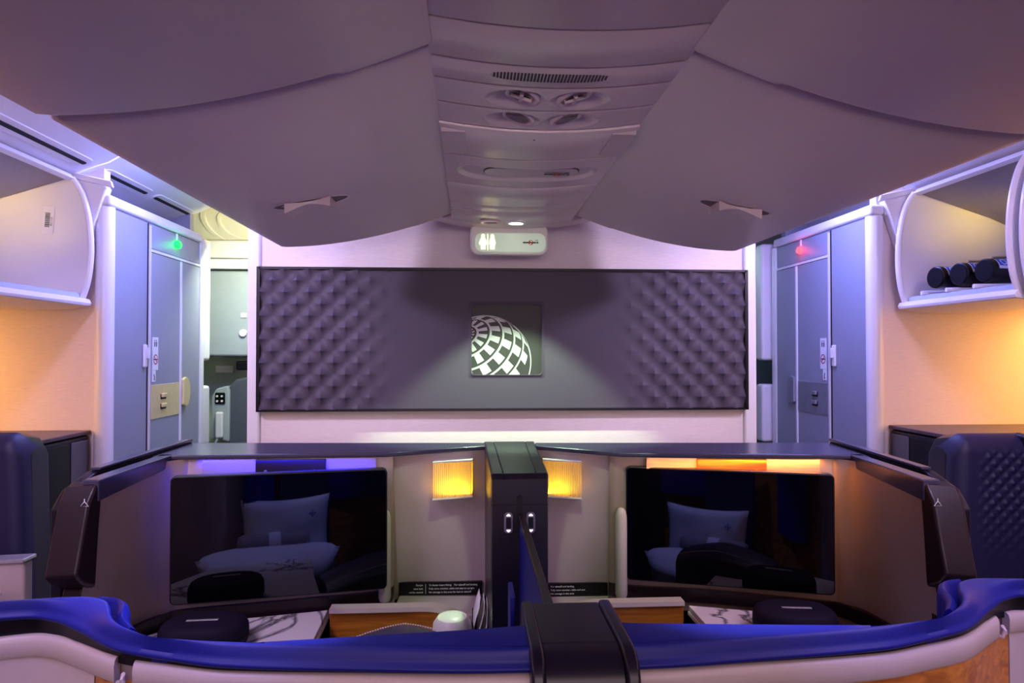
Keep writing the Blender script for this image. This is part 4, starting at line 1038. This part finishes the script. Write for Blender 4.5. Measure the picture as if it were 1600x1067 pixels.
# ================================================================== FOREGROUND SEAT SHELLS
UI = ([.02, .10, .236, .406, .54, .598, .635, .655, .668, .690, .728, .842, .93, 1.0], [.890, .893, .905, .925, .950, .985, 1.020, 1.052, 1.075, 1.100, 1.113, 1.100, 1.075, 1.03])
UO = ([.02, .10, .263, .441, .526, .597, .696, .754, .794, .834, .93, 1.0], [.869, .870, .884, .905, .932, .960, 1.035, 1.075, 1.088, 1.084, 1.05, 1.0])
def seat_shell(s):
    n = 'left' if s < 0 else 'right'
    t = empty('seat_shell', (XS+s*.45, .93, .3), 'curved blue-topped seat shell with beige band in the %s foreground' % n, 'seat shell')
    X = lambda u: XS+s*u
    uc = .038 if s < 0 else .080; us = [uc+(1-uc)*i/120 for i in range(121)]
    def IY(u): return interp(*UI, u)
    def OY(u): return min(interp(*UO, u), IY(u)-.012)
    rows = []
    for u in us:
        yi, yo = IY(u), OY(u); r = []
        wd = yi-yo
        r += [(X(u), yi-.002, 1.00), (X(u), yi, 1.038), (X(u), yi-.0025, 1.0465), (X(u), yi-.008, 1.050)]
        for k in range(1, 9):
            q = k/8; y = yi-.008+(yo+.006-yi+.008)*q
            z = 1.050-.0185*q**2.6
            r.append((X(u), y, z))
        r += [(X(u), yo+.001, 1.029), (X(u), yo, 1.0255), (X(u), yo+.003, 1.022), (X(u), yo+.012, 1.020), (X(u), yi-.002, 1.00)]
        rows.append(r)
    v, f = loft(rows); mk('top_pad', v, f, BLUEF, t, smooth=60)
    # dark gap strip under pad
    bt = lambda u: interp([.1, .45, .60, .70, .80, 1.0], [1.019, 1.016, 1.012, 1.003, .998, .990], u)
    rows = [[(X(u), OY(u)+.012, 1.021), (X(u), OY(u)+.012, bt(u)-.01), (X(u), OY(u)+.03, bt(u)-.01), (X(u), OY(u)+.03, 1.021)] for u in us]
    v, f = loft(rows); mk('shadow_gap', v, f, BLACKP, t)
    # beige band, with gap for the hook bracket
    hu = .592 if s < 0 else .745
    for nm, ua, ub in (('band', uc, hu-.016), ('band', hu+.016, 1.0)):
        rows = []
        for i in range(61):
            u = ua+(ub-ua)*i/60; zt = bt(u); yo = OY(u)+.002
            rows.append([(X(u), yo+.016, zt-.002), (X(u), yo+.006, zt), (X(u), yo+.001, zt-.003), (X(u), yo-.0015, zt-.010), (X(u), yo-.001, zt-.030), (X(u), yo+.002, zt-.034), (X(u), yo+.016, zt-.034)])
        v, f = loft(rows); mk(nm, v, f, BEIGEP, t, smooth=50)
    # hook bracket
    zt = bt(hu); yh = OY(hu)
    br = mk('hook_plate', *prism([(X(hu-.018), yh+.010+.0), (X(hu+.018), yh+.030), (X(hu+.018), yh+.036), (X(hu-.018), yh+.016)], zt-.036, zt, 'z'), mat('bracket_mauve', (.30, .24, .25), .4, noise=.02, nscale=40), t)
    v, f = tube([(X(hu-.012), yh+.008, zt-.034), (X(hu-.004), yh-.001, zt-.034), (X(hu), yh-.001, zt-.024), (X(hu+.002), yh+.006, zt-.020), (X(hu+.004), yh+.012, zt-.032), (X(hu+.014), yh+.014, zt-.034)], .0032, 8); mk('hook', v, f, BEIGEP, br)
    # lower shell: wood inboard, beige outboard
    sp_ = .655 if s < 0 else .765
    for nm, ua, ub, m_ in (('wood_panel', uc, sp_-.003, WOOD), ('lower_panel', sp_, 1.0, BEIGEP)):
        rows = []
        for i in range(51):
            u = ua+(ub-ua)*i/50; zt = bt(u)-.0345; yo = OY(u)+.006
            rows.append([(X(u), yo+.02, zt), (X(u), yo, zt), (X(u), yo-.001, zt-.01), (X(u), yo-.002, .25), (X(u), yo+.02, .25)])
        v, f = loft(rows); mk(nm, v, f, m_, t)
    # grip recess in the lower beige panel
    # inner wing cushion following the hump
    rows = []
    wp = crom([(X(.608), .998, 0), (X(.636), 1.032, 0), (X(.652), 1.062, 0), (X(.664), 1.092, 0), (X(.688), 1.118, 0), (X(.72), 1.128, 0)], 8)
    for p in wp:
        rows.append([(p.x+s*(-.014), p.y+.006, .70), (p.x+s*(-.014), p.y+.006, 1.026), (p.x-s*.010, p.y+.008, 1.036), (p.x-s*.004, p.y+.006, 1.040), (p.x+s*.001, p.y+.002, 1.034), (p.x+s*.002, p.y, .70)])
    v, f = loft(rows); mk('wing_cushion', v, f, BLUEF, t, smooth=60)
    # inboard bolster rising toward the centre
    rows = []
    for i in range(31):
        u = uc+.37*i/30; lift = .000+.0; yi = IY(u)
        dd = .062*max(0, 1-(u-uc)/.37)**.9; zc = 1.046+.004*(1-i/30)
        rows.append([(X(u), yi-.004, .80), (X(u), yi-.004, zc-.006), (X(u), yi+.004, zc-.002), (X(u), yi+dd+.002, zc), (X(u), yi+dd+.006, zc-.006), (X(u), yi+dd+.006, .80)])
    v, f = loft(rows); mk('inboard_bolster', v, f, BLUEF, t, smooth=50)
    return t
seat_shell(-1); seat_shell(1)

# central block between the shells
t = empty('centre_armrest_block', (.15, .95, .3), 'black ridged end block between the two foreground shells', 'console')
a0, a1 = .078, .207
prof = [(1.046, 1.040), (1.040, 1.053), (.885, 1.053), (.868, 1.050), (.852, 1.042), (.842, 1.026), (.838, 1.0), (.836, .30), (1.046, .30)]
def slab(name, x0, x1, dz, dy, m_, bev):
    v, f = prism([(y-dy, z+dz if z > .5 else z) for y, z in prof], x0, x1, 'x'); return mk(name, v, f, m_, t, bev=bev, seg=3)
slab('block_body', a0+.012, a1-.012, -.006, -.006, NAVYP, .004)
slab('edge_rail', a0-.004, a0+.014, 0, 0, NAVYP, .005)
slab('edge_rail', a1-.014, a1+.004, 0, 0, NAVYP, .005)
box('top_seam', a0+.012, a1-.012, .900, .902, 1.0466, 1.0476, DARKG, t)

# seats + bedding (seen mirrored in the monitors)
def seat(s):
    n = 'left' if s < 0 else 'right'
    xc = -.42 if s < 0 else .50
    t = empty('seat', (xc, 1.2, .1), 'navy suite seat behind the %s foreground shell, seen in the monitor' % n, 'seat')
    box('seat_cushion', xc-.22, xc+.22, 1.06, 1.235, .30, .44, NAVY, t, .03, seg=4)
    v, f = prism([(1.05, .40), (1.02, .99), (1.0, .99), (1.0, .40)], (-.36 if s < 0 else .53)-.10, (-.36 if s < 0 else .53)+.10, 'x'); mk('backrest', v, f, NAVY, t, bev=.025, seg=4)
    return xc
def pillow_mesh(name, c, w_, h_, th, tilt, m, label, cat, corner=1.0, az=0):
    N = 20; V, F = [], []
    M = Matrix.Translation(c) @ Matrix.Rotation(az, 4, 'Z') @ Matrix.Rotation(tilt, 4, 'X')
    for side in (1, -1):
        for i in range(N+1):
            for j in range(N+1):
                a = -1+2*i/N; b = -1+2*j/N
                e = (1-a**4)*(1-b**4)
                px = a*(1-.10*(1-b*b)*abs(a)**3*-1 if False else 1)*(1-.08*(1-b*b)*abs(a))
                pz = b*(1-.10*(1-a*a)*abs(b))
                y = side*th*(max(0, e)**.5)*(1+.06*math.sin(5*a+3*b)+.05*math.sin(7*b-2*a))
                V.append(tuple(M @ Vector((px*w_/2, -y, pz*h_/2))))
    n = (N+1)*(N+1)
    for sd in range(2):
        for i in range(N):
            for j in range(N):
                k = sd*n+i*(N+1)+j; F.append((k, k+1, k+N+2, k+N+1))
    o = mk(name, V, F, m, smooth=80); 
    b = bmesh.new(); b.from_mesh(o.data); bmesh.ops.remove_doubles(b, verts=b.verts, dist=1e-4); bmesh.ops.recalc_face_normals(b, faces=b.faces); b.to_mesh(o.data); b.free()
    for p in o.data.polygons: p.use_smooth = True
    tag(o, label, cat); return o
for s in (-1, 1):
    xc = seat(s); n = 'left' if s < 0 else 'right'
    cxp, czp = (-.442, .715) if s < 0 else (.460, .650)
    p = pillow_mesh('pillow', (cxp, 1.135, czp), .335, .30, .045, math.radians(6), LINENW, 'white pillow with small emblem mirrored in the %s monitor' % n, 'pillow')
    # small compass mark near the corner
    Mq = facing((cxp+(-.095 if s < 0 else -.095)*-1, 1.168, czp+.085), PI, 0)
    parts = [boxv(-.014, .014, -.0012, .0012, 0, .001), boxv(-.0012, .0012, -.014, .014, 0, .001)]
    V = []; F = []
    for i in range(20):
        t0 = 2*PI*i/20; V += [(.009*math.cos(t0), .009*math.sin(t0), .0005), (.0105*math.cos(t0), .0105*math.sin(t0), .0005)]
    F = [(2*i, 2*((i+1) % 20), 2*((i+1) % 20)+1, 2*i+1) for i in range(20)]
    v, f = join(parts+[(V, F)]); mk('compass_mark', place(v, Mq), f, BLUEINK, p)
    # rolled blanket
    t = empty('rolled_blanket', (cxp, 1.19, czp-.11), 'rolled grey blanket with pale band mirrored in the %s monitor' % n, 'blanket')
    def roll(x0, x1, r, m_, nm):
        ks = [(x0, .3), (x0+.004, .8), (x0+.02, 1), (x1-.02, 1), (x1-.004, .8), (x1, .3)] if x1-x0 > .1 else [(x0, 1), (x1, 1)]
        rows = [[(x, 1.205+r*k*math.cos(2*PI*i/24), czp-.005+(0 if s < 0 else .01)+r*.9*k*math.sin(2*PI*i/24)) for i in range(24)] for x, k in ks]
        v, f = loft(rows); mk(nm, v, f, m_, t, smooth=60)
    ro = -.05 if s < 0 else .05
    roll(cxp+ro-.130, cxp+ro+.130, .042, BLANKET, 'blanket_roll'); roll(cxp+ro-.02, cxp+ro+.022, .0435, LINENW, 'paper_band')
    d = pillow_mesh('duvet', (cxp-.07 if s < 0 else cxp+.05, 1.27, czp-.105), .50, .20, .10, math.radians(-25), LINENW, 'folded white duvet mirrored in the %s monitor' % n, 'duvet')

# ================================================================== WINDOW SUITES
def window_suite(s):
    n = 'left' if s < 0 else 'right'
    X = (lambda d: -1.58-d) if s < 0 else (lambda d: 1.855+d)
    t = empty('side_console', (X(.5), 2.7, 0), 'tall dark cabinet console against the %s cabin wall' % n, 'cabinet')
    def sb(nm, d0, d1, y0, y1, z0, z1, m_, par=t, bev=.004):
        a, b = sorted((X(d0), X(d1))); return box(nm, a, b, y0, y1, z0, z1, m_, par, bev)
    sb('cabinet_body', 0, 1.05, 2.56, 2.935, 0, 1.088, NAVYP, bev=.012)
    sb('cabinet_top', -.004, 1.05, 2.552, 2.94, 1.090, 1.106, mat('cabinet_top_brown', (.07, .045, .05), .35, noise=.03, nscale=50), bev=.004)
    sb('cabinet_door', -.006, 0, 2.63, 2.79, .25, 1.07, BLACKP, bev=.003)
    sb('cabinet_door', -.006, 0, 2.80, 2.92, .25, 1.07, mat('door_grey_brown', (.10, .09, .085), .4, noise=.03, nscale=50), bev=.003)
    # quilted navy shell
    t = empty('window_seat_shell', (X(.1), 2.2, 0), 'navy quilted seat shell beside the %s window console' % n, 'seat shell')
    # front plate faces the camera; side plate faces the aisle
    Wd = .62 if s < 0 else .25
    xi = -1.395 if s < 0 else 1.625
    sg = -1 if s < 0 else 1
    V, F = [], []
    zt, zb = (1.175, .45) if s < 0 else (1.150, .45)
    def hq(a, b):
        cu, cv = math.floor(a), math.floor(b); fu, fv = a-cu, b-cv; h = 0
        for i in (0, 1):
            for j in (0, 1):
                if (cu+i+cv+j) % 2 == 0: h = max(h, ((1-abs(fu-i))*(1-abs(fv-j)))**1.5)
        return h
    NX, NZ = 120, 144
    for j in range(NZ+1):
        z = zb+(zt-zb)*j/NZ
        for i in range(NX+1):
            d = Wd*i/NX
            lean = .025*(zt-z)
            corner = .06
            k = max(0, 1-d/.05); kt = max(0, 1-(zt-z)/.06)
            y = 2.20+.05*(1-math.sqrt(max(0, 1-k*k)))+.06*(1-math.sqrt(max(0, 1-kt*kt)))
            amp = min(1, max(0, (d-.07)/.05))*min(1, max(0, (z-.72)/.2))*min(1, max(0, (zt-.045-z)/.02))
            y -= .010*amp*hq(d/.022, z/.022)
            zz = z-.05*(k**2)*(1 if zt-z < .10 else 0)*(1-(zt-z)/.10) if zt-z < .10 else z
            xx = xi+sg*(d-.055*(zt-z)*(-1 if True else 1)*-1*(-1))
            V.append((xi+sg*(d+(.035*(1-(z-zb)/(zt-zb))*-1)), y, zz))
    for j in range(NZ):
        for i in range(NX):
            k = j*(NX+1)+i; F.append((k, k+1, k+NX+2, k+NX+1))
    mk('quilted_cover', V, F, NAVY, t, smooth=60)
    v1 = [(xi+sg*.0, 2.252, zt-.06), (xi+sg*.03, 2.262, zt-.012), (xi+sg*.06, 2.265, zt), (xi+sg*Wd, 2.265, zt), (xi+sg*Wd, 2.265, 0), (xi-sg*.035, 2.252, 0)]
    v2 = [(a, b+.10, c-.02 if c > .5 else c) for a, b, c in v1]; k = len(v1)
    mk('shell_back', v1+v2, [tuple(range(k)), tuple(range(2*k-1, k-1, -1))]+[(i, (i+1) % k, k+(i+1) % k, k+i) for i in range(k)], NAVYP, t, bev=.01)
window_suite(-1); window_suite(1)
# pale armrest shell of the left window suite with a white cup beside
t = empty('seat_console_arm', (-1.40, 2.0, .3), 'pale beige armrest shell in front of the left quilted seat', 'armrest')
v, f = loft([[(x, 1.98, .35), (x, 1.98, z), (x, 2.02, z), (x, 2.02, .35)] for x, z in [(-1.95, .775), (-1.75, .80), (-1.50, .828), (-1.36, .842), (-1.238, .846)]]); mk('armrest_shell', v, f, BEIGEP, t, bev=.008)
v, f = loft([[(x, 1.972, z+.001), (x, 1.972, z+.012), (x, 2.03, z+.012), (x, 2.03, z+.001)] for x, z in [(-1.95, .775), (-1.75, .80), (-1.50, .828), (-1.36, .842), (-1.235, .846)]]); mk('armrest_cap', v, f, SILVER, t, bev=.003)
t = pillow_mesh('white_pillow', (-1.40, 1.86, .70), .30, .20, .06, math.radians(-30), LINENW, 'corner of a white pillow at the left frame edge', 'pillow')
# right-hand seat shell edge at the frame
t = empty('seat_side_panel', (1.95, 2.0, 0), 'dark edge panel of the right window seat at the frame edge', 'seat panel')
v, f = prism([(2.262, 1.155), (1.95, 1.135), (1.90, 1.10), (1.88, .10), (2.262, .10)], 1.86, 1.90, 'x'); mk('side_panel', v, f, NAVYP, t, bev=.015)
